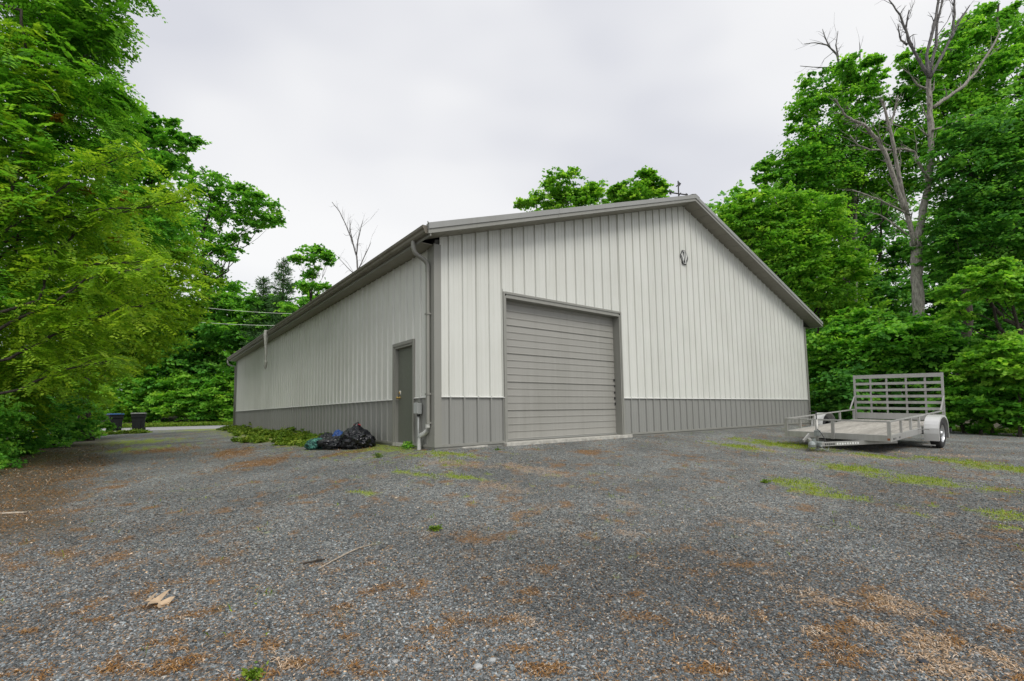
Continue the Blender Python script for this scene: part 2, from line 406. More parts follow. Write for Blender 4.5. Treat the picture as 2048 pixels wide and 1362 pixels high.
forest = np.maximum.reduce([.86 * soilmask(fx, fy), sstep(-5.9, -7.0, fx) * sstep(1, 5, fy), sstep(46.5, 49, fy), sstep(19.5, 21.5, fx + 0.15 * fy + 0.8 * fbm(fx, fy, 5, 2)), sstep(-9, -11, fx), sstep(24, 27, fy) * sstep(4, 7, fx)])
nI, nJ = len(gx), len(gy)
ii, jj = np.meshgrid(np.arange(nI - 1), np.arange(nJ - 1), indexing='ij')
q = (ii * nJ + jj).ravel()
Fi = np.stack([q, q + nJ, q + nJ + 1, q + 1], 1).ravel()
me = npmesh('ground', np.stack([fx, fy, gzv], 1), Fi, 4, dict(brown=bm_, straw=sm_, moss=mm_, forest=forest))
gm, nt, b = mat('gravel_ground')
g = nn(nt, 'ShaderNodeNewGeometry')
vo = nn(nt, 'ShaderNodeTexVoronoi', i_Scale=62.0); lk(nt, g.outputs['Position'], vo.inputs[0])
vo2 = nn(nt, 'ShaderNodeTexVoronoi', i_Scale=27.0); lk(nt, g.outputs['Position'], vo2.inputs[0])
sp = nn(nt, 'ShaderNodeSeparateColor'); lk(nt, vo.outputs['Color'], sp.inputs[0])
sp2 = nn(nt, 'ShaderNodeSeparateColor'); lk(nt, vo2.outputs['Color'], sp2.inputs[0])
base = ramp(nt, sp.outputs[0], [(0.0, (0.05, 0.056, 0.055)), (0.45, (0.115, 0.126, 0.122)), (0.8, (0.225, 0.235, 0.228)), (1.0, (0.45, 0.45, 0.42))])
base2 = ramp(nt, sp2.outputs[1], [(0.0, (0.055, 0.062, 0.06)), (0.6, (0.145, 0.156, 0.152)), (1.0, (0.32, 0.33, 0.31))])
base = mixc(nt, 0.35, base, base2)
nzl = nn(nt, 'ShaderNodeTexNoise', i_Scale=0.8, i_Detail=5.0); lk(nt, g.outputs['Position'], nzl.inputs[0])
lf = nn(nt, 'ShaderNodeMapRange', i_From_Min=.35, i_From_Max=.65, i_To_Min=.64, i_To_Max=1.10); lk(nt, nzl.outputs[0], lf.inputs[0])
hs = nn(nt, 'ShaderNodeHueSaturation'); lk(nt, base, hs.inputs['Color']); lk(nt, lf.outputs[0], hs.inputs['Value']); base = hs.outputs[0]
nzf = nn(nt, 'ShaderNodeTexNoise', i_Scale=45.0, i_Detail=4.0, i_Roughness=.7); lk(nt, g.outputs['Position'], nzf.inputs[0])
def am(nm, base, stops, k):
    a = nn(nt, 'ShaderNodeAttribute', attribute_name=nm)
    c = ramp(nt, nzf.outputs[0], stops)
    mu = nn(nt, 'ShaderNodeMath', operation='MULTIPLY'); mu.inputs[1].default_value = k; lk(nt, a.outputs['Fac'], mu.inputs[0])
    return mixc(nt, mu.outputs[0], base, c)
base = am('straw', base, [(0.3, (0.10, 0.08, 0.06)), (0.5, (0.27, 0.205, 0.15)), (0.7, (0.50, 0.41, 0.32))], 0.6)
base = am('brown', base, [(0.3, (0.06, 0.03, 0.012)), (0.5, (0.20, 0.10, 0.03)), (0.7, (0.34, 0.19, 0.06))], 0.85)
base = am('moss', base, [(0.3, (0.05, 0.075, 0.012)), (0.5, (0.20, 0.26, 0.022)), (0.7, (0.36, 0.42, 0.05))], 0.9)
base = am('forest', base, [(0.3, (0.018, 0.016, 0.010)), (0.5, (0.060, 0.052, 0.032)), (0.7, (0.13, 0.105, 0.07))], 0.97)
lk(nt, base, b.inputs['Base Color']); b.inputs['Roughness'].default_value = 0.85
c1 = bump(nt, b, vo2.outputs['Distance'], 0.5, 0.012)
nb = nn(nt, 'ShaderNodeBump'); nb.invert = True; nb.inputs['Strength'].default_value = 0.9; nb.inputs['Distance'].default_value = 0.008
lk(nt, vo.outputs['Distance'], nb.inputs['Height']); lk(nt, c1, nb.inputs['Normal']); lk(nt, nb.outputs[0], b.inputs['Normal'])
ground = link('ground', me, gm)
for p in me.polygons: pass
me.polygons.foreach_set('use_smooth', np.ones(len(me.polygons), dtype=bool))
tag(ground, 'dark grey crushed gravel yard with patches of moss and brown litter', kind='structure')

# pale gravel lane crossing behind the barn
lx = np.linspace(-40, 30, 71); ly = np.linspace(31, 47.5, 12)
LX, LY = np.meshgrid(lx, ly, indexing='ij'); a_, b_ = LX.ravel(), LY.ravel().copy()
b_ = b_ + 0.8 * (fbm(a_ * .3, b_ * .1, 9, 3) - .5)
q = (np.arange(70)[:, None] * 12 + np.arange(11)[None, :]).ravel()
me = npmesh('road', np.stack([a_, b_, gz(a_, b_) + 0.012], 1), np.stack([q, q + 12, q + 13, q + 1], 1).ravel(), 4)
rm, nt, b = mat('pale_lane'); g = nn(nt, 'ShaderNodeNewGeometry')
n1 = nn(nt, 'ShaderNodeTexNoise', i_Scale=9.0, i_Detail=8.0, i_Roughness=.75); lk(nt, g.outputs['Position'], n1.inputs[0])
lk(nt, ramp(nt, n1.outputs[0], [(.35, (.17, .17, .175)), (.65, (.42, .42, .42))]), b.inputs['Base Color']); b.inputs['Roughness'].default_value = .9
road = link('road', me, rm); tag(road, 'pale grey gravel lane crossing behind the barn', kind='structure')

# loose stones: points carrying size / colour, instanced with a rough pebble inside geometry nodes
def stones(name, n, d0, d1, s0, s1, seed, label, power=1.0):
    r = np.random.default_rng(seed)
    u = r.random(n)
    d = (d0 ** (-power) + u * (d1 ** (-power) - d0 ** (-power))) ** (-1 / power) if power != 0 else d0 * (d1 / d0) ** u
    lat = (r.random(n) * 2 - 1) * 1.22 * d
    f2 = np.array([_F[0], _F[1]]); r2 = np.array([_R[0], _R[1]])
    x = CAM[0] + f2[0] * d + r2[0] * lat; y = CAM[1] + f2[1] * d + r2[1] * lat
    ok = ~((x > -0.02) & (y > -0.06)) & (x > -7.5)
    x, y, d = x[ok], y[ok], d[ok]
    br, st, mo = masks(x, y)
    sl = soilmask(x, y); keep = r.random(len(x)) > np.clip(0.55 * np.clip(br + st * .6 + mo, 0, 1) + .8 * sl, 0, .93)
    x, y, d, br, st, mo = (t[keep] for t in (x, y, d, br, st, mo))
    k = len(x); size = (s0 + (s1 - s0) * r.random(k) ** 2.5)
    z = gz(x, y) + size * 0.10
    base = np.clip(r.gamma(1.8, 0.56, k) * 0.10 + 0.024, 0.02, 0.5)
    base *= .98 * (.78 + .5 * sstep(.35, .65, fbm(x * .55, y * .55, 401, 4))); hu = r.random(k); col = np.stack([base * (.80 + .16 * hu), base * (.95 + .0 * hu), base * (1.02 - .09 * hu)], 1)
    pick = r.random(k)
    tan = pick < 0.15 + 0.40 * br + .4 * st; tm = r.random(k)[tan]; col[tan] = np.stack([base[tan] * 1.5 + .02, base[tan] * (1.0 + .2 * tm) + .01, base[tan] * (.55 + .4 * tm)], 1)
    pale = pick > 0.988; col[pale] = np.array([.46, .46, .44]) * (0.7 + .5 * r.random((pale.sum(), 1)))
    me = D.meshes.new(name); me.vertices.add(k); me.vertices.foreach_set('co', np.stack([x, y, z], 1).astype(np.float32).ravel())
    a = me.attributes.new('ssize', 'FLOAT_VECTOR', 'POINT')
    sz = np.stack([size * (.8 + .6 * r.random(k)), size * (.6 + .4 * r.random(k)), size * (.32 + .3 * r.random(k))], 1)
    a.data.foreach_set('vector', sz.astype(np.float32).ravel())
    a = me.attributes.new('srot', 'FLOAT_VECTOR', 'POINT')
    a.data.foreach_set('vector', np.stack([(r.random(k) - .5) * .9, (r.random(k) - .5) * .9, r.random(k) * 6.28], 1).astype(np.float32).ravel())
    a = me.attributes.new('scol', 'FLOAT_VECTOR', 'POINT'); a.data.foreach_set('vector', col.astype(np.float32).ravel())
    o = link(name, me)
    ng = D.node_groups.new(name + '_nodes', 'GeometryNodeTree')
    ng.interface.new_socket('Geometry', in_out='INPUT', socket_type='NodeSocketGeometry')
    ng.interface.new_socket('Geometry', in_out='OUTPUT', socket_type='NodeSocketGeometry')
    G = ng.nodes.new; gi = G('NodeGroupInput'); go = G('NodeGroupOutput')
    ico = G('GeometryNodeMeshIcoSphere'); ico.inputs['Radius'].default_value = 0.5; ico.inputs['Subdivisions'].default_value = 2
    sp = G('GeometryNodeSetPosition'); no = G('ShaderNodeTexNoise'); no.inputs['Scale'].default_value = 1.7; no.inputs['Detail'].default_value = 1.0
    vm = G('ShaderNodeVectorMath'); vm.operation = 'SUBTRACT'; vm.inputs[1].default_value = (.5, .5, .5)
    vs = G('ShaderNodeVectorMath'); vs.operation = 'SCALE'; vs.inputs['Scale'].default_value = 1.1
    L = ng.links.new
    L(no.outputs['Color'], vm.inputs[0]); L(vm.outputs[0], vs.inputs[0]); L(vs.outputs[0], sp.inputs['Offset']); L(ico.outputs[0], sp.inputs[0])
    smt = G('GeometryNodeSetMaterial'); smt.inputs['Material'].default_value = STONE; L(sp.outputs[0], smt.inputs[0])
    ss = G('GeometryNodeSetShadeSmooth'); ss.inputs['Shade Smooth'].default_value = False; L(smt.outputs[0], ss.inputs[0])
    ip = G('GeometryNodeInstanceOnPoints')
    L(gi.outputs[0], ip.inputs['Points']); L(ss.outputs[0], ip.inputs['Instance'])
    for nm, sk in (('srot', 'Rotation'), ('ssize', 'Scale')):
        na = G('GeometryNodeInputNamedAttribute'); na.data_type = 'FLOAT_VECTOR'; na.inputs[0].default_value = nm
        L(na.outputs[0], ip.inputs[sk])
    L(ip.outputs[0], go.inputs[0])
    md = o.modifiers.new('scatter', 'NODES'); md.node_group = ng
    me.materials.append(STONE)
    tag(o, label, kind='stuff'); return o
STONE, nt, b = mat('crushed_stone')
a = nn(nt, 'ShaderNodeAttribute', attribute_name='scol', attribute_type='INSTANCER')
lk(nt, a.outputs['Color'], b.inputs['Base Color']); b.inputs['Roughness'].default_value = 0.75
stones('gravel', 450000, 1.55, 13.0, 0.007, 0.017, 5, 'loose angular grey gravel stones covering the yard', 1.0)

# ================================================================== BARN
barn = empty('barn', (0, 0, 0), 'large pale metal pole barn with grey wainscot, gable roof and closed garage door', 'barn')
RX = BW / 2
def soff(x):   # underside of gable soffit
    return 6.545 - (RX - x) * 0.3345 if x < RX else 6.545 - (x - RX) * 0.3175
DO0, DO1, DOH = 1.535, 5.19, 3.035       # garage casing, outer
MD0, MD1, MDH = 0.79, 1.775, 2.045       # man door casing, outer
MBx = MB()
MBx.prism([(0.02, .03, -.05), (DO0, .03, -.05), (DO0, .03, DOH), (DO1, .03, DOH), (DO1, .03, -.05), (BW - .02, .03, -.05), (BW - .02, .03, soff(BW) - .02), (RX, .03, 6.5), (0.02, .03, soff(0) - .02)], (0, 0, 0), (0, .12, 0))
MBx.prism([(0.03, .151, -.05), (.03, MD0, -.05), (.03, MD0, MDH), (.03, MD1, MDH), (.03, MD1, -.05), (.03, BL - .03, -.05), (.03, BL - .03, 3.68), (.03, .151, 3.68)], (0, 0, 0), (.12, 0, 0))
MBx.box((BW - .15, .151, -.05), (BW - .03, BL - .03, 3.7)); MBx.box((.16, BL - .14, -.05), (BW - .16, BL - .03, 3.68))
MBx.prism([(.1, BL - .138, 3.681), (BW - .1, BL - .138, 3.681), (RX, BL - .138, 6.45)], (0, 0, 0), (0, .1, 0))
MBx.build('wall_frame', M['core'], barn)
MB().box((-.01, -.01, -.16), (DO0 + .1, .2, -.003)).box((DO1 - .1, -.01, -.16), (BW + .01, .2, -.003)).box((-.01, .201, -.16), (.2, BL + .01, -.003)).box((BW - .2, .201, -.16), (BW + .01, BL, -.003)).build('footing', M['trim'], barn)

RIB = 0.3048
def profile(u0, u1, phase):
    pts = [(u0, 0.0)]
    k = math.floor((u0 - phase) / RIB) - 1
    while True:
        c = phase + k * RIB
        if c - .05 > u1: break
        for d, h in ((-.034, 0), (-.033, -.009), (-.026, -.009), (-.0255, 0), (-.015, .028), (.013, .028), (.026, 0), (.090, 0), (.096, .004), (.104, .004), (.110, 0), (.193, 0), (.199, .004), (.207, .004), (.213, 0)):
            if u0 + .002 < c + d < u1 - .002: pts.append((c + d, h))
        k += 1
    pts.append((u1, 0.0))
    return pts
def sheet(name, u0, u1, zb, zt, phase, face, material):
    pr = profile(u0, u1, phase); n = len(pr); vs = []
    for u, h in pr:
        for z in (zb, zt(u)):
            vs.append((u, -h, z) if face == 'front' else (-h, u, z))
    fs = [(2 * i, 2 * i + 2, 2 * i + 3, 2 * i + 1) if face == 'front' else (2 * i, 2 * i + 1, 2 * i + 3, 2 * i + 2) for i in range(n - 1)]
    return MB().add(vs, fs).build(name, material, barn, recalc=False)
def wall_run(face, length, phase, holes, ztop, t0, t1):
    PW = RIB * 3; k = -1
    while True:
        a = phase - .031 + k * PW; bnd = a + PW; k += 1
        if a > length: break
        a0, b0 = max(a, t0), min(bnd, length - t1)
        if b0 - a0 < 0.01: continue
        segs = [(a0, b0, None)]
        for h0, h1, hz in holes:
            ns = []
            for s0, s1, hh in segs:
                if s1 <= h0 or s0 >= h1 or hh is not None: ns.append((s0, s1, hh)); continue
                if s0 < h0: ns.append((s0, h0, hh))
                ns.append((max(s0, h0), min(s1, h1), hz))
                if s1 > h1: ns.append((h1, s1, hh))
            segs = ns
        for s0, s1, hh in segs:
            if s1 - s0 < .012: continue
            sheet('wall_panel', s0 + .0006, s1 - .0006, .905 if hh is None else hh, ztop, phase, face, M['upper'])
            if hh is None: sheet('wainscot_panel', s0 + .0006, s1 - .0006, 0.03, lambda u: .885, phase, face, M['wains'])
wall_run('front', BW, 0.0, [(DO0, DO1, DOH)], soff, .10, .10)
wall_run('left', BL, .26, [(MD0, MD1, MDH)], lambda u: 3.668, .10, .10)
# right and back walls: plain ribbed sheets, one piece per course
for nm, z0, z1, mt in (('side_panel', .905, 3.74, 'upper'), ('side_panel', .03, .885, 'wains')):
    mb = MB(); pr = profile(.1, BL - .1, .2)
    mb.add([(BW + h, u, z) for u, h in pr for z in (z0, z1)], [(2 * i, 2 * i + 2, 2 * i + 3, 2 * i + 1) for i in range(len(pr) - 1)]).build(nm, M[mt], barn)
pr = profile(.1, BW - .1, 0)
MB().add([(u, BL + h, z) for u, h in pr for z in (.03, soff(u))], [(2 * i, 2 * i + 2, 2 * i + 3, 2 * i + 1) for i in range(len(pr) - 1)]).build('back_panel', M['upper'], barn)
# ledges between wainscot and upper sheets
def ledge(a, b):
    a = Vector(a); b = Vector(b); d = (b - a).normalized(); nrm = Vector((d.y, -d.x, 0))
    if nrm.y > 0 or nrm.x > 0: nrm = -nrm
    poly = [a + nrm * .002 + Vector((0, 0, .912)), a + nrm * .036 + Vector((0, 0, .893)), a + nrm * .036 + Vector((0, 0, .884)), a + nrm * .002 + Vector((0, 0, .884))]
    MB().prism(poly, (0, 0, 0), b - a).build('ledge_trim', M['ledge'], barn)
ledge((.11, 0, 0), (DO0 - .001, 0, 0)); ledge((DO1 + .001, 0, 0), (BW - .11, 0, 0))
ledge((0, .16, 0), (0, MD0 - .001, 0)); ledge((0, MD1 + .001, 0), (0, BL - .1, 0))
# base trim
MB().box((.11, -.03, -.012), (DO0 - .005, -.001, .032)).build('base_trim', M['trim'], barn)
MB().box((DO1 + .005, -.03, -.012), (BW - .11, -.001, .032)).build('base_trim', M['trim'], barn)
MB().box((-.03, .16, -.012), (-.001, MD0 - .005, .032)).build('base_trim', M['trim'], barn)
MB().box((-.03, MD1 + .005, -.012), (-.001, BL - .11, .032)).build('base_trim', M['trim'], barn)
# corner trims
MB().prism([(-.032, -.032, 0), (.112, -.032, 0), (.112, -.024, 0), (-.024, -.024, 0), (-.024, .155, 0), (-.032, .155, 0)], (0, 0, -.012), (0, 0, 3.70)).build('corner_trim', M['trim'], barn)
MB().prism([(BW + .032, -.032, 0), (BW - .112, -.032, 0), (BW - .112, -.024, 0), (BW + .024, -.024, 0), (BW + .024, .12, 0), (BW + .032, .12, 0)], (0, 0, -.012), (0, 0, 3.73)).build('corner_trim', M['trim'], barn)
MB().prism([(-.032, BL + .032, 0), (-.032, BL - .11, 0), (-.024, BL - .11, 0), (-.024, BL + .024, 0), (.12, BL + .024, 0), (.12, BL + .032, 0)], (0, 0, -.012), (0, 0, 3.67)).build('corner_trim', M['trim'], barn)
# dark corner boards behind the downspout (wider return on the side wall)
MB().box((-.020, .156, .03), (-.0225, .30, 3.665)).build('corner_trim', M['trim'], barn)

# --- roof: two ribbed slopes, rake trims, fascia, gutter, soffits
OF = .44                                     # gable overhang
XL, XR = -.31, BW + .60
def rtop(x): return 6.71 - (RX - x) * 0.3345 if x < RX else 6.71 - (x - RX) * 0.3175
for sgn, xe in ((-1, XL - .03), (1, XR + .03)):
    mb = MB(); pts = []
    y = -OF + .02
    while y < BL + OF - .3:
        for d, h in ((0, 0), (.015, .02), (.04, .02), (.055, 0)): pts.append((y + d, h))
        y += RIB
    pts.append((BL + OF - .02, 0)); vs = []
    for yy, h in pts:
        for x in (RX, xe): vs.append((x, yy, rtop(x) - .012 + h))
    mb.add(vs, [(2 * i, 2 * i + 1, 2 * i + 3, 2 * i + 2) for i in range(len(pts) - 1)])
    mb.build('roof_slope', M['roof'], barn)
    mb = MB(); mb.prism([(RX, -OF + .05, rtop(RX) - .03), (xe, -OF + .05, rtop(xe) - .03), (xe, -OF + .05, rtop(xe) - .05), (RX, -OF + .05, rtop(RX) - .05)], (0, 0, 0), (0, BL + 2 * OF - .1, 0))
    mb.build('roof_deck', M['core'], barn)
MB().prism([(RX, -OF - .012, 6.75), (RX - .20, -OF - .012, 6.69), (RX - .20, -OF - .012, 6.675), (RX, -OF - .012, 6.735), (RX + .20, -OF - .012, 6.675), (RX + .20, -OF - .012, 6.69)], (0, 0, 0), (0, BL + 2 * OF, 0)).build('ridge_cap', M['roof'], barn)
def rake(x0, x1, y, name='rake_trim', mt='rake'):
    mb = MB()
    # upper metal band and lower fascia lip, as two stepped bands
    mb.prism([(x0, y, rtop(x0) + .022), (x1, y, rtop(x1) + .022), (x1, y, rtop(x1) - .085), (x0, y, rtop(x0) - .085)], (0, 0, 0), (0, .10, 0))
    mb.build(name, M[mt], barn)
    mb = MB(); mb.prism([(x0, y + .018, rtop(x0) - .086), (x1, y + .018, rtop(x1) - .086), (x1, y + .018, rtop(x1) - .165), (x0, y + .018, rtop(x0) - .165)], (0, 0, 0), (0, .03, 0))
    mb.build('fascia', M['trim'], barn)
jl = [XL - .04, 2.75, 5.8, RX]; jr = [RX, 11.1, 14.2, XR + .04]
for J in (jl, jr):
    for a, c in zip(J[:-1], J[1:]): rake(a + .002, c - .002, -OF - .01)
MB().prism([(XL, BL + OF, rtop(XL)), (RX, BL + OF, rtop(RX)), (XR, BL + OF, rtop(XR)), (XR, BL + OF, rtop(XR) - .16), (RX, BL + OF, rtop(RX) - .16), (XL, BL + OF, rtop(XL) - .16)], (0, 0, 0), (0, .02, 0)).build('rake_trim', M['trim'], barn)
# gable soffit strips (vented steel, one strip every 0.4 m up the slope)
def soffit_run(x0, x1, n, y0, y1, flatz=None):
    st = (x1 - x0) / n
    base = None
    for k in range(n):
        a = x0 + st * k + .004; c = x0 + st * (k + 1) - .004
        za = soff(a) if flatz is None else flatz; zc = soff(c) if flatz is None else flatz
        if base is None:
            mb = MB(); mb.prism([(a, y0, za), (c, y0, zc), (c, y0, zc + .012), (a, y0, za + .012)], (0, 0, 0), (0, y1 - y0, 0))
            base = mb.build('soffit_panel', M['soffit'], barn); ref = (a, za)
        else:
            o = base.copy(); COL.objects.link(o); o.parent = barn; o.location = (a - ref[0], 0, za - ref[1])
soffit_run(XL + .02, RX - .005, 24, -OF + .03, -.004); soffit_run(RX + .005, XR - .02, 25, -OF + .03, -.004)
# backing above the soffit strips closes the box
MB().prism([(XL, -OF + .04, soff(XL) + .02), (RX, -OF + .04, soff(RX) + .02), (XR, -OF + .04, soff(XR) + .02), (XR, -OF + .04, soff(XR) + .03), (RX, -OF + .04, soff(RX) + .03), (XL, -OF + .04, soff(XL) + .03)], (0, 0, 0), (0, OF + .1, 0)).build('soffit_backing', M['core'], barn)
# left eave: fascia, flat soffit strips, gutter
n = 56; st = (BL + OF) / n; base = None
for k in range(n):
    y = .0 + st * k
    if base is None:
        base = MB().box((XL + .02, y + .003, 3.675), (-.001, y + st - .003, 3.687)).build('soffit_panel', M['soffit'], barn)
    else:
        o = base.copy(); COL.objects.link(o); o.parent = barn; o.location = (0, st * k, 0)
MB().box((XL - .005, -OF + .02, 3.668), (XL + .018, BL + OF, 3.86)).build('fascia', M['trim'], barn)
MB().box((XR, -OF + .02, 3.745), (XR + .02, BL + OF, 3.90)).build('fascia', M['trim'], barn)
MB().box((BW + .005, .0, 3.75), (XR, BL + OF, 3.762)).build('soffit_panel', M['soffit'], barn)
gut = [(XL - .006, 0, 3.71), (XL - .075, 0, 3.71), (XL - .095, 0, 3.735), (XL - .10, 0, 3.775), (XL - .125, 0, 3.80), (XL - .13, 0, 3.845), (XL - .12, 0, 3.85), (XL - .115, 0, 3.805), (XL - .09, 0, 3.78), (XL - .085, 0, 3.74), (XL - .07, 0, 3.72), (XL - .006, 0, 3.72)]
gu = MB().prism(gut, (0, -OF + .06, 0), (0, BL + OF, 0)).build('gutter', M['gutter'], barn)
MB().prism([gut[0], gut[1], gut[2], gut[3], gut[4], gut[5], (XL - .006, 0, 3.85)], (0, -OF + .055, 0), (0, -OF + .059, 0)).build('end_cap', M['gutter'], gu)
# small flashing spike at the front left corner
MB().prism([(XL - .04, -OF, 3.865), (XL - .06, -OF - .01, 3.905), (XL - .03, -OF, 3.87)], (0, 0, 0), (0, .03, 0)).build('flashing_tip', M['trim'], barn)
# downspout
ds = MB()
def flat_tube(mb, pts, w, h):
    pts = [Vector(p) for p in pts]; o = len(mb.v)
    for i, p in enumerate(pts):
        d = (pts[min(i + 1, len(pts) - 1)] - pts[max(i - 1, 0)]).normalized()
        b_ = Vector((0, 1, 0)) if abs(d.y) < .5 else Vector((1, 0, 0)).cross(d).normalized()
        if abs(d.y) >= .5: b_ = Vector((-1, 0, 0)).cross(d).normalized()
        a_ = b_.cross(d).normalized()
        for t in range(12):
            an = 2 * math.pi * t / 12; cx = math.copysign(abs(math.cos(an)) ** .5, math.cos(an)); cy = math.copysign(abs(math.sin(an)) ** .5, math.sin(an))
            mb.v.append(tuple(p + b_ * w / 2 * cx + a_ * h / 2 * cy))
    for i in range(len(pts) - 1):
        for k in range(12):
            k2 = (k + 1) % 12; mb.f.append((o + i * 12 + k, o + i * 12 + k2, o + (i + 1) * 12 + k2, o + (i + 1) * 12 + k))
flat_tube(ds, [(-.365, .13, 3.72), (-.365, .13, 3.62), (-.355, .13, 3.56), (-.33, .13, 3.51), (-.28, .13, 3.475), (-.20, .13, 3.44), (-.13, .13, 3.40), (-.09, .13, 3.355), (-.078, .13, 3.30), (-.078, .13, 3.2)], .085, .065)
dso = ds.build('downspout', M['trim'], barn, smooth=True)
mb = MB(); flat_tube(mb, [(-.078, .13, 3.22), (-.078, .13, 2.2), (-.078, .13, 1.2), (-.078, .13, .38)], .078, .058); mb.build('pipe', M['trim'], dso, smooth=True)
mb = MB(); flat_tube(mb, [(-.080, .13, .42), (-.080, .135, .345), (-.082, .17, .28), (-.084, .25, .235), (-.086, .34, .21), (-.088, .41, .185), (-.09, .445, .14), (-.09, .45, .08), (-.09, .45, -.12)], .082, .062)
mb.build('elbow', M['ledge'], dso, smooth=True)
for z in (.41, .93, 2.4): MB().box((-.113, .082, z), (-.033, .178, z + .03)).build('strap', M['trim'], dso)
# far gutter elbow
mb = MB(); mb.tube([(-.40, BL + OF - .12, 3.70), (-.41, BL + OF - .12, 3.58), (-.36, BL + OF - .12, 3.46), (-.2, BL + OF - .2, 3.40), (-.06, BL + .1, 3.36), (-.06, BL + .1, .1)], .045, 8); mb.build('downspout', M['trim'], barn, smooth=True)

# --- garage door
gd = MB().box((DO0 + .06, .205, 0.0), (DO1 - .06, .23, DOH - .02)).build('garage_door', M['rollup'], barn)
slath = 0.1475
sl = None
for k in range(20):
    z = .045 + k * slath
    if sl is None:
        poly = [(0, .204, z), (0, .182, z), (0, .178, z + .004), (0, .178, z + .012), (0, .1845, z + .018), (0, .185, z + slath - .022), (0, .181, z + slath - .010), (0, .181, z + slath - .004), (0, .204, z + slath - .002)]
        sl = MB().prism([(DO0 + .08, p[1], p[2]) for p in poly], (0, 0, 0), (DO1 - DO0 - .16, 0, 0)).build('slat', M['rollup'], gd)
    else:
        o = sl.copy(); COL.objects.link(o); o.parent = gd; o.location = (0, 0, k * slath)
for k in (4, 8, 12, 16): MB().box((DO0 + .08, .168, .041 + k * slath), (DO1 - .08, .180, .045 + k * slath)).build('section_joint', M['trim'], gd)
MB().box((DO0 + .08, .165, .010), (DO1 - .08, .2, .043)).build('bottom_seal', M['wains'], gd)
for k in range(5):
    z = .72 + k * .147 + .03 * random.random(); MB().box((DO1 - .11 - .03 * random.random(), .166, z), (DO1 - .085, .171, z + .04 + .035 * random.random())).build('torn_seal', M['rubber'], gd)
fr = MB()
fr.box((DO0, -.034, 0.0), (DO0 + .042, -.002, DOH)); fr.box((DO0 + .043, -.020, 0.0), (DO0 + .078, .20, DOH - .079)); fr.build('door_jamb', M['trim'], barn)
fr = MB(); fr.box((DO1 - .042, -.034, 0.0), (DO1, -.002, DOH)); fr.box((DO1 - .078, -.020, 0.0), (DO1 - .043, .20, DOH - .079)); fr.build('door_jamb', M['trim'], barn)
fr = MB(); fr.box((DO0 + .043, -.036, DOH - .042), (DO1 - .043, -.002, DOH + .004)); fr.box((DO0 + .079, -.020, DOH - .12), (DO1 - .079, .20, DOH - .043)); fr.build('door_header', M['trim'], barn)
MB().box((DO0 - .028, -.024, .03), (DO0 - .006, -.001, DOH + .05)).build('channel_trim', M['trim'], barn)
MB().box((DO0 - .04, -.13, -.14), (DO1 + .16, .24, -.002)).build('door_sill', M['concrete'], barn, bevel=.008)
# --- man door
mdo = MB().box((.055, MD0 + .10, .015), (.095, MD1 - .10, MDH - .10)).build('entry_door', M['mandoor'], barn)
mb = MB()
for y0, y1 in ((MD0, MD0 + .05), (MD1 - .05, MD1)): mb.box((-.038, y0, 0), (-.001, y1, MDH))
mb.box((-.039, MD0 + .0505, MDH - .06), (-.001, MD1 - .0505, MDH + .004))
mb.build('door_casing', M['trim'], barn)
mb = MB(); mb.box((-.02, MD0 + .0505, 0), (.12, MD0 + .095, MDH - .061)); mb.box((-.02, MD1 - .095, 0), (.12, MD1 - .0505, MDH - .061)); mb.box((-.02, MD0 + .0955, MDH - .105), (.12, MD1 - .0955, MDH - .061)); mb.build('door_frame', M['trim'], barn)
MB().box((-.05, MD0 + .05, -.05), (.12, MD1 - .05, .012)).build('threshold', M['concrete'], barn)
ky = MD1 - .165
MB().lathe((.055, ky, .93), (-1, 0, 0), [(0.03, 0), (0.03, .006), (.012, .012), (.012, .035), (.024, .045), (.028, .06), (.02, .075), (0.001, .078)], 16).tube([(.0, ky, .93), (-.005, ky - .05, .925), (0, ky - .10, .925)], .011, 8).build('door_handle', M['brass'], mdo, smooth=True)
MB().lathe((.055, ky, 1.03), (-1, 0, 0), [(0.03, 0), (0.03, .012), (.02, .02), (0.001, .022)], 16).build('deadbolt', M['brass'], mdo, smooth=True)
MB().box((.050, ky - .055, 1.00), (.0548, ky + .02, 1.075)).build('sticker', M['white'], mdo)
# --- outlet box with conduit
ob = MB().box((-.11, .46, .585), (-.024, .60, .79)).build('outlet_box', M['boxgrey'], barn, bevel=.012)
MB().box((-.125, .452, .600), (-.111, .608, .80)).build('cover', M['boxgrey'], ob, bevel=.006)
MB().tube([(-.065, .53, .60), (-.065, .53, -.14)], .017, 10).build('conduit', M['boxgrey'], ob, smooth=True)
MB().tube([(-.065, .53, .585), (-.065, .53, .545)], .027, 10).build('fitting', M['black'], ob, smooth=True)
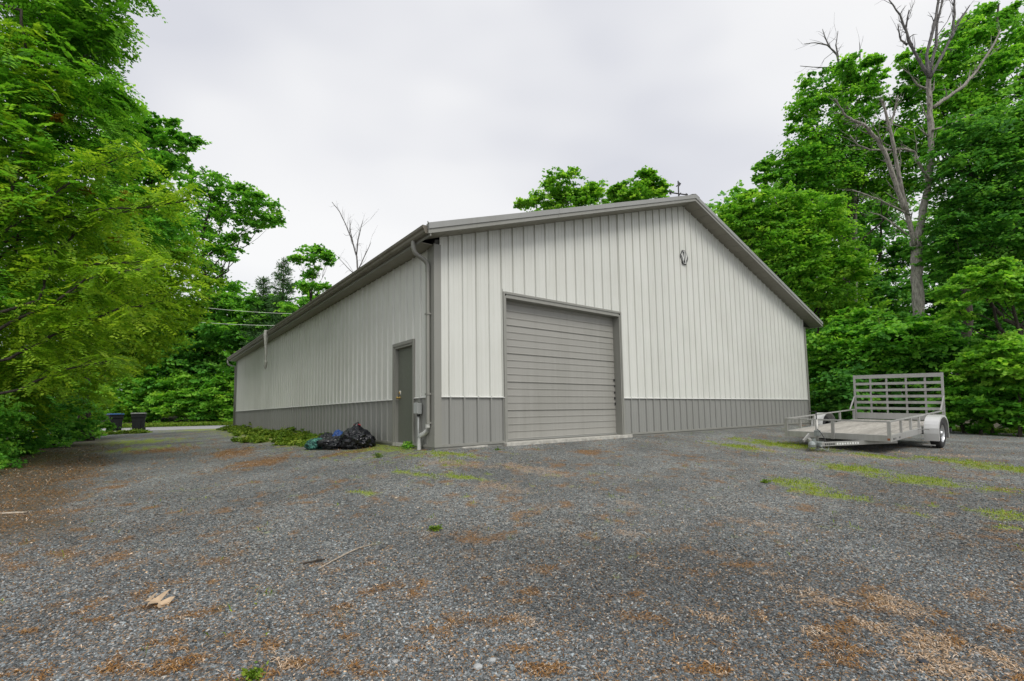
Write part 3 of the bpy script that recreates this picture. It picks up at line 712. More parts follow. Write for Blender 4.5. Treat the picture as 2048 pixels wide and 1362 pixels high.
# --- emblem plaque on the gable: tall hexagon ring, pale field, slanted black wedges
ex, ez = 8.08, 4.98
def em(pts, y0, y1, mt, name, parent): return MB().prism([(ex + p[0], y0, ez + p[1]) for p in pts], (0, 0, 0), (0, y1 - y0, 0)).build(name, mt, parent)
HX = [(-.075, .205), (.075, .205), (.19, .045), (.19, -.03), (.085, -.205), (-.065, -.205), (-.185, -.03), (-.185, .05)]
pl = em(HX, -.040, -.024, M['black'], 'emblem_plaque', barn)
em([(x * .86, z * .90) for x, z in HX], -.044, -.0405, M['ledge'], 'field', pl)
for pts in ([(-.095, .165), (.0, .165), (-.045, -.0)], [(.035, .165), (.065, .165), (.045, .0), (.02, -.10), (-.02, -.165), (-.06, -.165), (-.01, -.06), (.015, .02)], [(-.02, -.165), (.035, -.165), (.02, -.08), (.0, -.09)],
            [(-.155, .04), (-.135, .04), (-.065, -.12), (-.075, -.17), (-.095, -.10), (-.155, -.01)], [(.155, .05), (.165, .01), (.12, -.10), (.095, -.165), (.085, -.09), (.12, -.03)]):
    em(pts, -.048, -.0445, M['black'], 'stroke', pl)
# --- weather vane on the ridge
vn = empty('weather_vane', (RX, .1, 6.74), 'thin black weather vane standing on the barn ridge near the peak', 'weather vane')
off = (RX, .1, 6.74)
vx, vy = RX, .1
MB().tube([(vx, vy, 6.72), (vx, vy, 7.35)], .021, 6).build('pole', M['black'], vn, off)
MB().tube([(vx - .26, vy + .1, 6.96), (vx + .26, vy - .1, 6.96)], .018, 6).box((vx - .32, vy + .095, 6.90), (vx - .23, vy + .105, 7.02)).box((vx + .22, vy - .105, 6.92), (vx + .32, vy - .095, 7.0)).build('direction_arm', M['black'], vn, off)
MB().tube([(vx - .11, vy - .14, 6.90), (vx + .11, vy + .14, 6.90)], .015, 6).build('direction_arm', M['black'], vn, off)
MB().tube([(vx - .1, vy, 7.16), (vx + .09, vy, 7.28)], .018, 6).prism([(vx + .06, vy - .004, 7.20), (vx + .15, vy - .004, 7.32), (vx + .04, vy - .004, 7.33)], (0, 0, 0), (0, .008, 0)).build('arrow', M['black'], vn, off)
# --- torn strip hanging from the gutter
sp_ = MB(); pts = [(-.45, 12.5, 3.88, .10), (-.46, 12.5, 3.70, .11), (-.45, 12.52, 3.3, .07), (-.43, 12.5, 2.95, .05), (-.45, 12.52, 2.8, .035), (-.42, 12.5, 2.66, .07), (-.44, 12.56, 2.5, .09), (-.43, 12.6, 2.38, .02)]
vs = []
for x, y, z, ww in pts: vs += [(x - ww * .65, y, z), (x, y - .03, z), (x + ww * .65, y, z)]
sp_.add(vs, [(3 * i + j, 3 * i + j + 1, 3 * i + j + 4, 3 * i + j + 3) for i in range(len(pts) - 1) for j in (0, 1)])
o = sp_.build('hanging_strip', M['strip']); o.modifiers.new('solid', 'SOLIDIFY').thickness = .006
tag(o, 'torn grey strip of flashing hanging from the gutter', 'metal strip')

# ================================================================== TRAILER
TO = Vector((7.911, -2.615, 0.05)); tyaw, tpit, trol = -.014, .04, -.031
ta = Vector((math.cos(tyaw) * math.cos(tpit), math.sin(tyaw) * math.cos(tpit), math.sin(tpit)))
tb = Vector((math.sin(tyaw), -math.cos(tyaw), 0)); tcx = tb.cross(ta); tb2 = tb * math.cos(trol) + tcx * math.sin(trol); tc2 = tb2.cross(ta)
tr = empty('utility_trailer', TO, 'silver single axle utility trailer with wooden deck and raised ramp gate', 'trailer')
tr.matrix_world = Matrix(((ta.x, -tb2.x, tc2.x, TO.x), (ta.y, -tb2.y, tc2.y, TO.y), (ta.z, -tb2.z, tc2.z, TO.z), (0, 0, 0, 1)))
TW, TL, TH = 2.047, 4.45, .281
fr = MB()
fr.box((0, -.05, -.13), (TL, 0, .0)); fr.box((0, -TW, -.13), (TL, -TW + .05, .0)); fr.box((0, -TW + .051, -.13), (.05, -.051, .0)); fr.box((TL - .05, -TW + .051, -.13), (TL, -.051, 0))
for x in (.9, 1.8, 2.7, 3.6): fr.box((x, -TW + .051, -.11), (x + .05, -.051, -.045))
fr.build('frame', M['alu'], tr, bevel=.004)
wd, nt, b = mat('weathered_planks'); t = nn(nt, 'ShaderNodeTexCoord'); oi = nn(nt, 'ShaderNodeObjectInfo')
mp = nn(nt, 'ShaderNodeMapping'); mp.inputs['Scale'].default_value = (1.2, 22, 22); lk(nt, t.outputs['Object'], mp.inputs[0]); lk(nt, oi.outputs['Random'], mp.inputs['Location'])
n1 = nn(nt, 'ShaderNodeTexNoise', i_Scale=2.0, i_Detail=8.0, i_Roughness=.7); lk(nt, mp.outputs[0], n1.inputs[0])
c = ramp(nt, n1.outputs[0], [(.3, (.17, .155, .13)), (.5, (.37, .35, .315)), (.7, (.56, .54, .50))])
r2 = nn(nt, 'ShaderNodeMapRange', i_To_Min=.8, i_To_Max=1.15); lk(nt, oi.outputs['Random'], r2.inputs[0]); h = nn(nt, 'ShaderNodeHueSaturation'); lk(nt, c, h.inputs['Color']); lk(nt, r2.outputs[0], h.inputs['Value'])
lk(nt, h.outputs[0], b.inputs['Base Color']); b.inputs['Roughness'].default_value = .85; bump(nt, b, n1.outputs[0], .5, .004)
np_ = 10; pw = (TW - .11) / np_; pk = None
for k in range(np_):
    if pk is None: pk = MB().box((.052, -.055 - pw + .006, -.044), (TL - .052, -.055, -.004)).build('deck_plank', wd, tr)
    else:
        o = pk.copy(); COL.objects.link(o); o.parent = tr; o.location = (0, -pw * k, .002 * random.random())
def rail(a, c, nm='top_rail'): MB().beam(a, c, .045, .030).build(nm, M['alu'], tr, bevel=.003)
rail((0, -.022, TH), (TL, -.022, TH)); rail((-.0225, 0, TH + .001), (-.0225, -TW, TH + .001)); rail((0, -TW + .022, TH), (TL, -TW + .022, TH))
def post(x, y, w_=.05, h_=.04): MB().box((x - w_ / 2, y - h_ / 2, -.001), (x + w_ / 2, y + h_ / 2, TH - .016)).build('post', M['alu'], tr)
for y in (-.025, -TW / 2 + .02, -TW + .025): MB().box((-.045, y - .03, -.13), (-.001, y + .03, TH - .016)).build('post', M['alu'], tr)
for x in (.75, 1.55, 3.3, 4.35): post(x, -.022)
for x in (.75, 1.45, 2.1, 3.3, 4.35): post(x, -TW + .022)
# ramp gate, standing upright
GH = 1.276; GX_ = TL + .02; rot = 0.0
gt = MB().box((GX_, -.06, .0), (GX_ + .045, -.01, GH)).box((GX_, -TW + .01, .0), (GX_ + .045, -TW + .06, GH)).build('ramp_gate', M['alu'], tr, bevel=.003)
for z0, z1 in ((1.17, 1.275), (.985, 1.055), (.80, .87), (.625, .695), (.455, .525), (.285, .355), (.02, .19)):
    MB().box((GX_ + .003, -TW + .0605, z0), (GX_ + .038, -.0605, z1)).build('slat', M['alu'], gt)
for y in (-.42, -.80, -1.24, -1.65): MB().box((GX_ + .0385, y - .02, .19), (GX_ + .065, y + .02, 1.17)).build('upright', M['alu'], gt)
MB().beam((TL - .35, -.02, TH + .02), (GX_ + .02, -.02, .66), .03, .03).build('gate_brace', M['alu'], tr)
MB().beam((TL - .35, -TW + .02, TH + .02), (GX_ + .02, -TW + .02, .66), .03, .03).build('gate_brace', M['alu'], tr)
# fenders and wheels
WX, WZ, WR = 2.68, -.154, .335
for side in (0, 1):
    yi = 0.03 if side == 0 else -TW - .03; s = 1 if side == 0 else -1; yo = yi + s * .27
    n_ = 14; vs = []; prof = []
    for k in range(n_ + 1):
        an = math.pi * k / n_; x = WX - .47 * math.cos(an); z = WZ + .03 + .40 * math.sin(an) ** .8
        prof.append((x, z))
    prof = [(WX - .47, WZ - .14)] + prof + [(WX + .47, WZ - .14)]
    mb = MB()
    for x, z in prof: vs += [(x, yi, z), (x, yo, z)]
    mb.add(vs, [(2 * i, 2 * i + 1, 2 * i + 3, 2 * i + 2) for i in range(len(prof) - 1)])
    # outer skirt rim
    vs = []
    for x, z in prof:
        dx, dz = x - WX, z - WZ; L_ = math.hypot(dx, dz); k = (L_ - .05) / L_
        vs += [(x, yo, z), (WX + dx * k, yo + s * .003, WZ + dz * k)]
    mb.add(vs, [(2 * i, 2 * i + 1, 2 * i + 3, 2 * i + 2) for i in range(len(prof) - 1)])
    o = mb.build('fender', M['fender'], tr, smooth=False); so = o.modifiers.new('solid', 'SOLIDIFY'); so.thickness = .006
    wy = yi + s * .15
    wh = empty('wheel', (WX, wy, WZ), None, None); wh.parent = tr
    MB().lathe((0, 0, 0), (0, s, 0), [(.20, -.095), (.27, -.10), (.315, -.092), (.333, -.07), (.335, 0), (.333, .07), (.315, .092), (.27, .10), (.205, .095), (.20, .08)], 36).build('tyre', M['rubber'], wh, smooth=True)
    mb = MB(); mb.lathe((0, 0, 0), (0, s, 0), [(.205, .092), (.195, .085), (.185, .045), (.12, .055), (.10, .045), (.06, .05), (.055, .09), (.03, .10), (.001, .10)], 30)
    rm_ = mb.build('rim', M['rim'], wh, smooth=True)
    for k in range(5):
        an = 2 * math.pi * k / 5
        MB().lathe((.083 * math.cos(an), s * .05, .083 * math.sin(an)), (0, s, 0), [(.011, 0), (.011, .02), (.001, .022)], 6).build('lug_nut', M['coupler'], rm_)
    for k in range(8):
        an = 2 * math.pi * (k + .5) / 8
        MB().lathe((.152 * math.cos(an), s * .052, .152 * math.sin(an)), (0, s, 0), [(.019, 0), (.019, .003), (.001, .0035)], 10).build('rim_hole', M['black'], rm_)
MB().tube([(WX, .05, WZ), (WX, -TW - .05, WZ)], .035, 10).build('axle', M['black'], tr)
MB().box((1.9, -TW - .20, -.02), (1.94, -TW - .0, .0)).build('step_bracket', M['alu'], tr)
# tongue, coupler, jack, chains
TP = Vector((-1.0, -.98, -.155))
MB().beam((.45, -.28, -.18), (-.90, -.92, -.165), .055, .085).build('tongue_beam', M['alu'], tr, bevel=.003)
MB().beam((.70, -TW + .10, -.18), (-.90, -1.05, -.165), .055, .085).build('tongue_beam', M['alu'], tr, bevel=.003)
MB().box((-.96, -1.09, -.215), (-.76, -.88, -.115)).build('tongue_plate', M['coupler'], tr, bevel=.01)
mb = MB(); mb.lathe((-1.10, -.985, -.20), (0, 0, 1), [(.07, 0), (.075, .05), (.06, .09), (.03, .115), (.001, .12)], 16); mb.box((-1.09, -1.03, -.17), (-.90, -.94, -.10)); mb.box((-1.06, -1.0, -.10), (-.92, -.97, -.045)); mb.build('coupler', M['coupler'], tr, bevel=.004)
jk = MB().tube([(-.60, -.90, -.30), (-.60, -.90, .33)], .028, 12).build('jack', M['alu'], tr, smooth=True)
MB().tube([(-.60, -.90, .33), (-.60, -.90, .50)], .012, 8).tube([(-.60, -.90, .50), (-.60, -.76, .50)], .009, 6).build('crank', M['black'], jk)
MB().tube([(-.60, -.90, -.30), (-.60, -.90, -.33)], .07, 12).build('foot', M['coupler'], jk)
MB().box((-.66, -.95, -.02), (-.54, -.86, .10)).build('bracket', M['coupler'], jk, bevel=.006)
MB().beam((-1.05, -.80, -.10), (-.75, -.80, .02), .03, .05).build('jack_arm', M['alu'], tr)
def chain(pts, nm='safety_chain'):
    mb = MB(); P = [Vector(p) for p in pts]; L_ = []
    for a, c in zip(P[:-1], P[1:]):
        k = max(1, int((c - a).length / .032))
        for i in range(k): L_.append((a + (c - a) * i / k, (c - a).normalized()))
    for i, (p, d) in enumerate(L_):
        u = d.orthogonal().normalized(); v_ = d.cross(u); u = u if i % 2 else v_
        ring = [p + d * .02 * math.cos(t) + u * .011 * math.sin(t) for t in [2 * math.pi * k / 8 for k in range(9)]]
        mb.tube(ring, .004, 4, False)
    mb.build(nm, M['coupler'], tr)
chain([(-.85, -1.05, -.13), (-.95, -1.12, -.24), (-.85, -1.18, -.30), (-.65, -1.14, -.22)]); chain([(-.85, -.90, -.13), (-.98, -.86, -.24), (-.85, -.80, -.30), (-.65, -.84, -.22)])
MB().tube([(-.62, -.92, .12), (-.66, -1.0, .05), (-.63, -1.06, -.08), (-.72, -1.1, -.2), (-.9, -1.14, -.22), (-1.02, -1.05, -.2)], .009, 6).build('wiring_cord', M['black'], tr, smooth=True)
# small worn decal plate on the tongue beam: pale and dark blocks of unreadable lettering
A_ = Vector((.70, -TW + .10, -.18)); B_ = Vector((-.90, -1.05, -.165)); dd = (B_ - A_).normalized(); nn_ = Vector((dd.y, -dd.x, 0)).normalized()
if nn_.y > 0: nn_ = -nn_
mb = MB(); 
for k in range(9):
    c = A_ + (B_ - A_) * (.52 + .033 * k) + nn_ * .0295; mb.beam(c - dd * .018, c + dd * .018, .003, .035 if k % 2 else .042, up=(0, 0, 1))
mb.build('decal', M['white'], tr)
mb = MB()
for k in range(5):
    c = A_ + (B_ - A_) * (.83 + .026 * k) + nn_ * .0295; mb.beam(c - dd * .014, c + dd * .014, .003, .036, up=(0, 0, 1))
mb.build('decal', M['black'], tr)
MB().box((-.0475, -TW + .01, -.10), (-.0455, -TW + .055, -.055)).build('rust_spot', M['rust'], tr)
for x0, x1 in ((.12, .20), (.26, .30), (.5, .53), (.56, .59)): MB().box((x0, -TW - .002, -.10), (x1, -TW + .0005, -.06)).build('frame_sticker', M['black'], tr)
MB().box((3.35, -TW - .30, -.17), (3.42, -TW - .16, -.09)).build('tail_light', M['black'], tr)
MB().box((WX - .55, -TW - .24, WZ - .24), (WX - .5, -TW - .02, WZ - .22)).build('mudguard_stay', M['alu'], tr)

# ================================================================== BINS
def bin_(px, d, hgt, lidm, label, rz):
    p = at(px, 850, d); z = gzf(p[0], p[1])
    t = empty('wheeled_bin', (p[0], p[1], z), label, 'bin', 'wheeled rubbish bins by the lane', (0, 0, rz))
    w0, w1, h = .25, .31, hgt
    mb = MB(); vs = []
    for zz, ww in ((.06, w0), (.10, w0 + .01), (h * .72, w1 - .02), (h * .74, w1 + .01), (h * .93, w1 + .015)):
        vs += [(-ww, -ww, zz), (ww, -ww, zz), (ww, ww, zz), (-ww, ww, zz)]
    fs = [(0, 3, 2, 1)] + [(4 * i + k, 4 * i + (k + 1) % 4, 4 * i + 4 + (k + 1) % 4, 4 * i + 4 + k) for i in range(4) for k in range(4)] + [(16, 17, 18, 19)]
    mb.add(vs, fs).build('body', M['binblack'], t, bevel=.02)
    MB().box((-.12, -w1 - .012, .18), (.12, -w1 + .05, h * .6)).build('front_panel', M['binblack'], t, bevel=.01)
    mb = MB(); mb.box((-w1 - .04, -w1 - .06, h * .935), (w1 + .04, w1 + .02, h * .97)); mb.prism([(-w1 - .02, -w1 - .03, h * .97), (w1 + .02, -w1 - .03, h * .97), (w1 + .02, w1, h * .97), (-w1 - .02, w1, h * .97)], (0, 0, 0), (0, 0, .035))
    mb.build('lid', lidm, t, bevel=.012)
    MB().tube([(-.2, w1 + .08, h * .9), (.2, w1 + .08, h * .9)], .018, 8).box((-.2, w1, h * .88), (-.17, w1 + .09, h * .92)).box((.17, w1, h * .88), (.2, w1 + .09, h * .92)).build('handle', M['binblack'], t)
    for sx in (-1, 1): MB().lathe((sx * (w0 + .03), w0, .12), (sx, 0, 0), [(.001, -.03), (.12, -.03), (.12, .03), (.001, .03)], 18).build('wheel', M['rubber'], t)
    return t
bin_(230, 28.6, 1.10, M['bluelid'], 'black wheeled bin with a blue lid, partly behind the left shrubs', .25)
bin_(277, 28.0, 1.10, M['greylid'], 'black wheeled bin with a grey lid standing beside the pale lane', -.1)

# ================================================================== RUBBISH BAGS
pm, nt, b = mat('black_bag_plastic'); t = nn(nt, 'ShaderNodeTexCoord')
n1 = nn(nt, 'ShaderNodeTexNoise', i_Scale=5.0, i_Detail=2.5, i_Distortion=1.5); lk(nt, t.outputs['Object'], n1.inputs[0])
b.inputs['Base Color'].default_value = (.010, .011, .015, 1); b.inputs['Roughness'].default_value = .22; bump(nt, b, n1.outputs[0], .8, .05)
gmn, nt, b = mat('green_netting_plastic'); t = nn(nt, 'ShaderNodeTexCoord')
n1 = nn(nt, 'ShaderNodeTexNoise', i_Scale=14.0, i_Detail=5.0, i_Distortion=1.2); lk(nt, t.outputs['Object'], n1.inputs[0])
lk(nt, ramp(nt, n1.outputs[0], [(.35, (.01, .03, .03)), (.5, (.02, .12, .10)), (.65, (.10, .30, .22))]), b.inputs['Base Color']); b.inputs['Roughness'].default_value = .5; bump(nt, b, n1.outputs[0], 1.0, .04)
blm = plain('blue_plastic_bag', (.02, .07, .25), .4, 0, .3)
def bag(c, rx, ry, rz, seed, mt, label, cat='bag', neck=False, extra=None):
    import bmesh
    bm = bmesh.new(); bmesh.ops.create_icosphere(bm, subdivisions=5, radius=1.0)
    P = np.array([v.co[:] for v in bm.verts])
    th = np.arctan2(P[:, 1], P[:, 0]); s = 1 + .22 * (fbm(P[:, 0] * 2 + seed, P[:, 2] * 2 + P[:, 1] * 2, seed, 4) - .5) * 2
    fold = np.abs(fbm(th * 3.0 + P[:, 2] * 1.5 + seed, P[:, 2] * 2.2, seed + 3, 4) - .5) * 2
    cr = np.abs(fbm(P[:, 0] * 5 + 9, P[:, 1] * 5 + P[:, 2] * 5, seed + 7, 4) - .5) * 2
    s = s - .20 * (1 - fold) ** 3 - .12 * (1 - cr) ** 4 + .06
    Q = P * s[:, None]; Q[:, 2] = np.maximum(Q[:, 2], -.62)
    Q = Q * np.array([rx, ry, rz]); Q[:, 2] += .62 * rz
    if neck:
        k = np.clip((P[:, 2] - .86) / .14, 0, 1); Q[:, 2] += k ** 2 * .12 * 1.2; Q[:, :2] *= (1 - .55 * k[:, None])
    for v, q in zip(bm.verts, Q): v.co = q
    me = D.meshes.new('rubbish_bag'); bm.to_mesh(me); bm.free()
    for p in me.polygons: p.use_smooth = True
    z = gzf(c[0], c[1])
    o = link('rubbish_bag', me, mt, None, (c[0], c[1], z - .01)); tag(o, label, cat, 'rubbish bags against the barn wall'); return o
bb = bag((-.48, 2.58), .36, .52, .27, 3, pm, 'tallest full black rubbish bag with a red tie, nearest the entry door', neck=True)
MB().tube([(0, 0, .45), (.03, -.03, .50), (.05, -.08, .485), (.01, -.02, .50), (-.05, .05, .49)], .012, 6).build('tie', M['red'], bb)
bag((-.76, 3.22), .36, .55, .17, 8, pm, 'low slumped black rubbish bag in the middle of the bag heap')
bag((-.98, 3.62), .28, .34, .15, 14, gmn, 'flat teal green plastic sack at the left end of the bag heap')
bag((-.60, 3.42), .16, .18, .24, 20, blm, 'small blue plastic bag on the slumped black bag')
bag((-.66, 4.0), .24, .3, .20, 25, pm, 'small black rubbish bag behind the teal green sack')

# ================================================================== VEGETATION
NLEAF = 0
def leaf_geo(lobes, leaf, K, seed, width=.50, tilt=.45, droop=.15, spread=.26, per=42, shell=.42, rough=.22, frond=False):
    """lobes: (centre xyz, radius m, squash). Returns V, tint."""
    r = np.random.default_rng(seed); Vs = []; Ts = []
    for (c, R, sq) in lobes:
        n = int(K * 1.45 * (R / leaf) ** 2); m = max(8, int(n / per))
        dirs = r.normal(size=(m, 3)); dirs /= np.linalg.norm(dirs, axis=1)[:, None]
        rad = R * (r.random(m) ** shell) * (1 + rough * np.clip(r.normal(size=m), -1.5, 1.5) * .6)
        sc = np.array(c) + dirs * rad[:, None] * np.array([1, 1, sq])
        hor = dirs.copy(); hor[:, 2] = 0; hor /= (np.linalg.norm(hor, axis=1)[:, None] + 1e-6)
        e1 = hor + np.stack([r.normal(size=m) * .5, r.normal(size=m) * .5, -droop + r.normal(size=m) * .25], 1); e1 /= np.linalg.norm(e1, axis=1)[:, None]
        up = np.stack([r.normal(size=m) * tilt * .6, r.normal(size=m) * tilt * .6, np.ones(m)], 1)
        e2 = np.cross(up, e1); e2 /= np.linalg.norm(e2, axis=1)[:, None]; e3 = np.cross(e1, e2)
        ss = R * spread * (.6 + .8 * r.random(m)); ss = np.clip(ss, leaf * 1.5, leaf * 7)
        st = r.random(m)
        idx = np.repeat(np.arange(m), per); k = len(idx)
        a = r.normal(size=k) * .62; bb_ = r.normal(size=k) * .42; cc = r.normal(size=k) * .10
        pos = sc[idx] + (e1[idx] * a[:, None] + e2[idx] * bb_[:, None] + e3[idx] * cc[:, None]) * ss[idx][:, None]
        ang = r.normal(size=k) * .9
        d = e1[idx] * np.cos(ang)[:, None] + e2[idx] * np.sin(ang)[:, None] + e3[idx] * (r.normal(size=k) * .30 - droop)[:, None]
        d /= np.linalg.norm(d, axis=1)[:, None]
        nv = e3[idx] + r.normal(size=(k, 3)) * tilt; sd = np.cross(d, nv); sd /= (np.linalg.norm(sd, axis=1)[:, None] + 1e-6); nv = np.cross(sd, d)
        if frond:
            j = np.tile(np.arange(per), m); NL = 14; fr = idx * (per // NL + 1) + j // NL; nfr = fr.max() + 1
            fo = r.normal(size=(nfr, 3)) * np.array([.5, .5, .35]); fa = r.normal(size=nfr) * 1.0; fl = leaf * 4.6 * (.7 + .6 * r.random(nfr)); fz = r.normal(size=nfr) * .25
            t = ((j % NL) // 2 + .5) / (NL / 2); sd_ = np.where(j % 2 == 0, 1.0, -1.0)
            fd = e1[idx] * np.cos(fa[fr])[:, None] + e2[idx] * np.sin(fa[fr])[:, None] + e3[idx] * fz[fr][:, None]; fd /= np.linalg.norm(fd, axis=1)[:, None]
            pp = np.cross(e3[idx], fd); pp /= np.linalg.norm(pp, axis=1)[:, None]
            pos = sc[idx] + fo[fr] * ss[idx][:, None] + fd * (t * fl[fr])[:, None]; pos[:, 2] -= droop * fl[fr] * t * t
            d = fd * .55 + pp * sd_[:, None] + r.normal(size=(k, 3)) * .12; d /= np.linalg.norm(d, axis=1)[:, None]
            nv = np.cross(fd, pp) + r.normal(size=(k, 3)) * .2; sd = np.cross(d, nv); sd /= (np.linalg.norm(sd, axis=1)[:, None] + 1e-6); nv = np.cross(sd, d)
        L = leaf * (.65 + .7 * r.random(k))[:, None]; W = L * width
        b0 = pos; tip = pos + d * L; md = pos + d * L * .45 - nv * L * .0
        lft = md + sd * W - nv * L * .0 + nv * L * .10; rgt = md - sd * W + nv * L * .10
        V = np.stack([b0, rgt, tip, lft], 1).reshape(-1, 3)
        T = np.clip(st[idx] ** 1.2 * .7 + r.random(k) * .3, 0, 1)
        Vs.append(V); Ts.append(np.repeat(T, 4))
    return np.concatenate(Vs), np.concatenate(Ts)
def leaf_obj(name, V, T, material, parent=None, off=(0, 0, 0)):
    global NLEAF
    NLEAF += len(V) // 4
    me = npmesh(name, V - np.array(off), np.arange(len(V)), 4, dict(tint=T))
    return link(name, me, material, parent)

def wob(a, c, n, amp, r):
    a = np.array(a, float); c = np.array(c, float); P = [a + (c - a) * i / n for i in range(n + 1)]
    for i in range(1, n): P[i] = P[i] + r.normal(size=3) * amp
    return P
def tree(name, lobes_px, base, leafm, leaf, K, seed, label, cat='tree', group=None, trunk_r=.2, bark='bark', jitter=1.0, limbs=True, **kw):
    """lobes_px: (px, py, r_px, depth[, squash]); base: (px, depth) of the trunk foot."""
    r = np.random.default_rng(seed + 1000)
    lobes = []
    for L in lobes_px:
        px, py, rp, d = L[:4]; sq = L[4] if len(L) > 4 else .85
        c = at(px, py, d); R = rp * d / F_PX; lobes.append((c, R, sq))
    for c, R, sq in list(lobes):
        for _ in range(2):
            dv = r.normal(size=3); dv[2] = abs(dv[2]) * .7 - .1; dv /= np.linalg.norm(dv)
            lobes.append((c + dv * R * (.85 + .2 * r.random()) * np.array([1, 1, sq]), R * (.22 + .18 * r.random()), .6))
    nlimb = len(lobes_px)
    b3 = at(base[0], 850, base[1]); gz_ = gzf(b3[0], b3[1]); root = np.array([b3[0], b3[1], gz_ - .1])
    t = empty(name, tuple(root), label, cat, group)
    V, T = leaf_geo(lobes, leaf, K, seed, **kw)
    leaf_obj('crown', V, T, leafm, t, root)
    mb = MB(); top = max(lobes, key=lambda q: q[0][2]); tz = top[0][2]
    h = max(.6, tz - root[2]); cxy = np.mean([q[0][:2] for q in lobes], 0)
    P = []; nseg = 8
    for i in range(nseg + 1):
        f = i / nseg; xy = root[:2] * (1 - f) + (cxy * .4 + top[0][:2] * .6) * f
        P.append((xy[0] + r.normal() * .035 * h * .3, xy[1] + r.normal() * .035 * h * .3, root[2] + h * f))
    rad = [trunk_r * (1.25 if i == 0 else 1) * (1 - .85 * i / nseg) for i in range(nseg + 1)]
    mb.tube(P, rad, 9)
    if limbs:
        for c, R, sq in lobes[:nlimb]:
            f = np.clip((c[2] - root[2]) / h - .25, .15, .9); k = f * nseg; i0 = int(k); fr_ = k - i0
            s = np.array(P[i0]) * (1 - fr_) + np.array(P[min(i0 + 1, nseg)]) * fr_
            rr = trunk_r * (1 - .85 * f) * .5
            Q = wob(s, c, 5, .04 * np.linalg.norm(c - s), r); mb.tube(Q, [rr, rr * .8, rr * .6, rr * .45, rr * .3, rr * .15], 6)
            for _ in range(4):
                dv = r.normal(size=3); dv /= np.linalg.norm(dv); dv[2] = abs(dv[2]) * .5
                mb.tube(wob(Q[3 + r.integers(0, 2)], c + dv * R * .85, 3, .06 * R, r), [rr * .3, rr * .2, rr * .13, rr * .05], 5)
    mb.build('trunk', M[bark], t, off=tuple(root), smooth=True, recalc=False)
    return t

# ---- left side
tree('locust_tree', [(20, 60, 120, 9.5), (120, 40, 90, 9.5), (190, 30, 55, 9.5), (200, 110, 48, 9.8), (90, 160, 110, 9.2), (-60, 150, 130, 9), (30, 280, 120, 9), (150, 240, 80, 9.5), (205, 190, 35, 9.8), (215, 75, 30, 9.8),
                     (200, 290, 60, 9.8), (-80, 350, 130, 8.5), (70, 400, 110, 9), (170, 370, 75, 9.5), (-40, 520, 120, 8.8), (60, -60, 130, 9.5), (180, -50, 70, 9.5)],
     (-190, 9.5), M['lfA'], .085, 20, 1, 'near tree of fine feathery leaves filling the upper left corner', width=.30, spread=.34, droop=.3, trunk_r=.16, tilt=.5, frond=True, rough=.3)
tree('locust_tree', [(60, 520, 120, 11), (170, 480, 95, 11.5), (-40, 650, 110, 10.5), (90, 640, 110, 11), (190, 590, 90, 12), (40, 740, 90, 11), (140, 730, 90, 12), (-30, 790, 90, 11), (260, 500, 60, 12.5)],
     (-140, 12.5), M['lfY'], .085, 20, 2, 'yellow green feathery tree behind the arching bare branches at left', width=.32, spread=.34, droop=.35, trunk_r=.14, tilt=.5, frond=True, rough=.3)
tree('maple_tree', [(250, 250, 50, 17), (290, 275, 55, 17), (335, 290, 45, 17), (370, 290, 24, 17), (300, 360, 70, 17), (240, 340, 60, 16), (340, 350, 36, 17), (250, 440, 70, 16), (200, 200, 50, 16.5), (310, 450, 70, 17)],
     (180, 17), M['lfG'], .12, 17, 3, 'mid green leafy tree whose crown steps down towards the sky, right of the near tree', trunk_r=.18)
tree('birch_tree', [(290, 500, 75, 19), (340, 560, 70, 20), (230, 570, 80, 18), (280, 640, 80, 19), (350, 470, 50, 20), (190, 670, 85, 17), (245, 700, 62, 19), (370, 630, 40, 21), (175, 750, 55, 18), (330, 400, 38, 20), (300, 680, 55, 20)],
     (130, 19), M['lfY'], .12, 20, 4, 'yellowish green tree with rusty seed clusters in front of the open crowned oak', trunk_r=.15, width=.36)
tree('oak_tree', [(400, 375, 40, 52), (390, 440, 45, 52), (440, 375, 30, 52), (455, 420, 32, 52), (500, 400, 34, 52), (525, 425, 36, 52), (545, 440, 20, 52), (500, 450, 24, 52), (430, 495, 34, 52), (465, 505, 22, 52),
                  (400, 560, 50, 52), (440, 590, 40, 52), (480, 475, 14, 52), (375, 500, 35, 52), (475, 380, 18, 52)],
     (420, 52), M['lfG'], .28, 15, 5, 'open crowned oak spreading over the sky left of the bare dead sapling', trunk_r=.30, per=26, spread=.34)
tree('small_tree', [(615, 505, 22, 46), (640, 512, 20, 46), (655, 520, 11, 46), (600, 520, 14, 46), (625, 545, 18, 46), (605, 575, 22, 46), (620, 615, 30, 46), (640, 575, 12, 46), (645, 630, 24, 46), (585, 620, 24, 46)],
     (615, 46), M['lfG'], .26, 10, 6, 'thin broadleaf tree rising just left of the barn eave', trunk_r=.2, per=22)
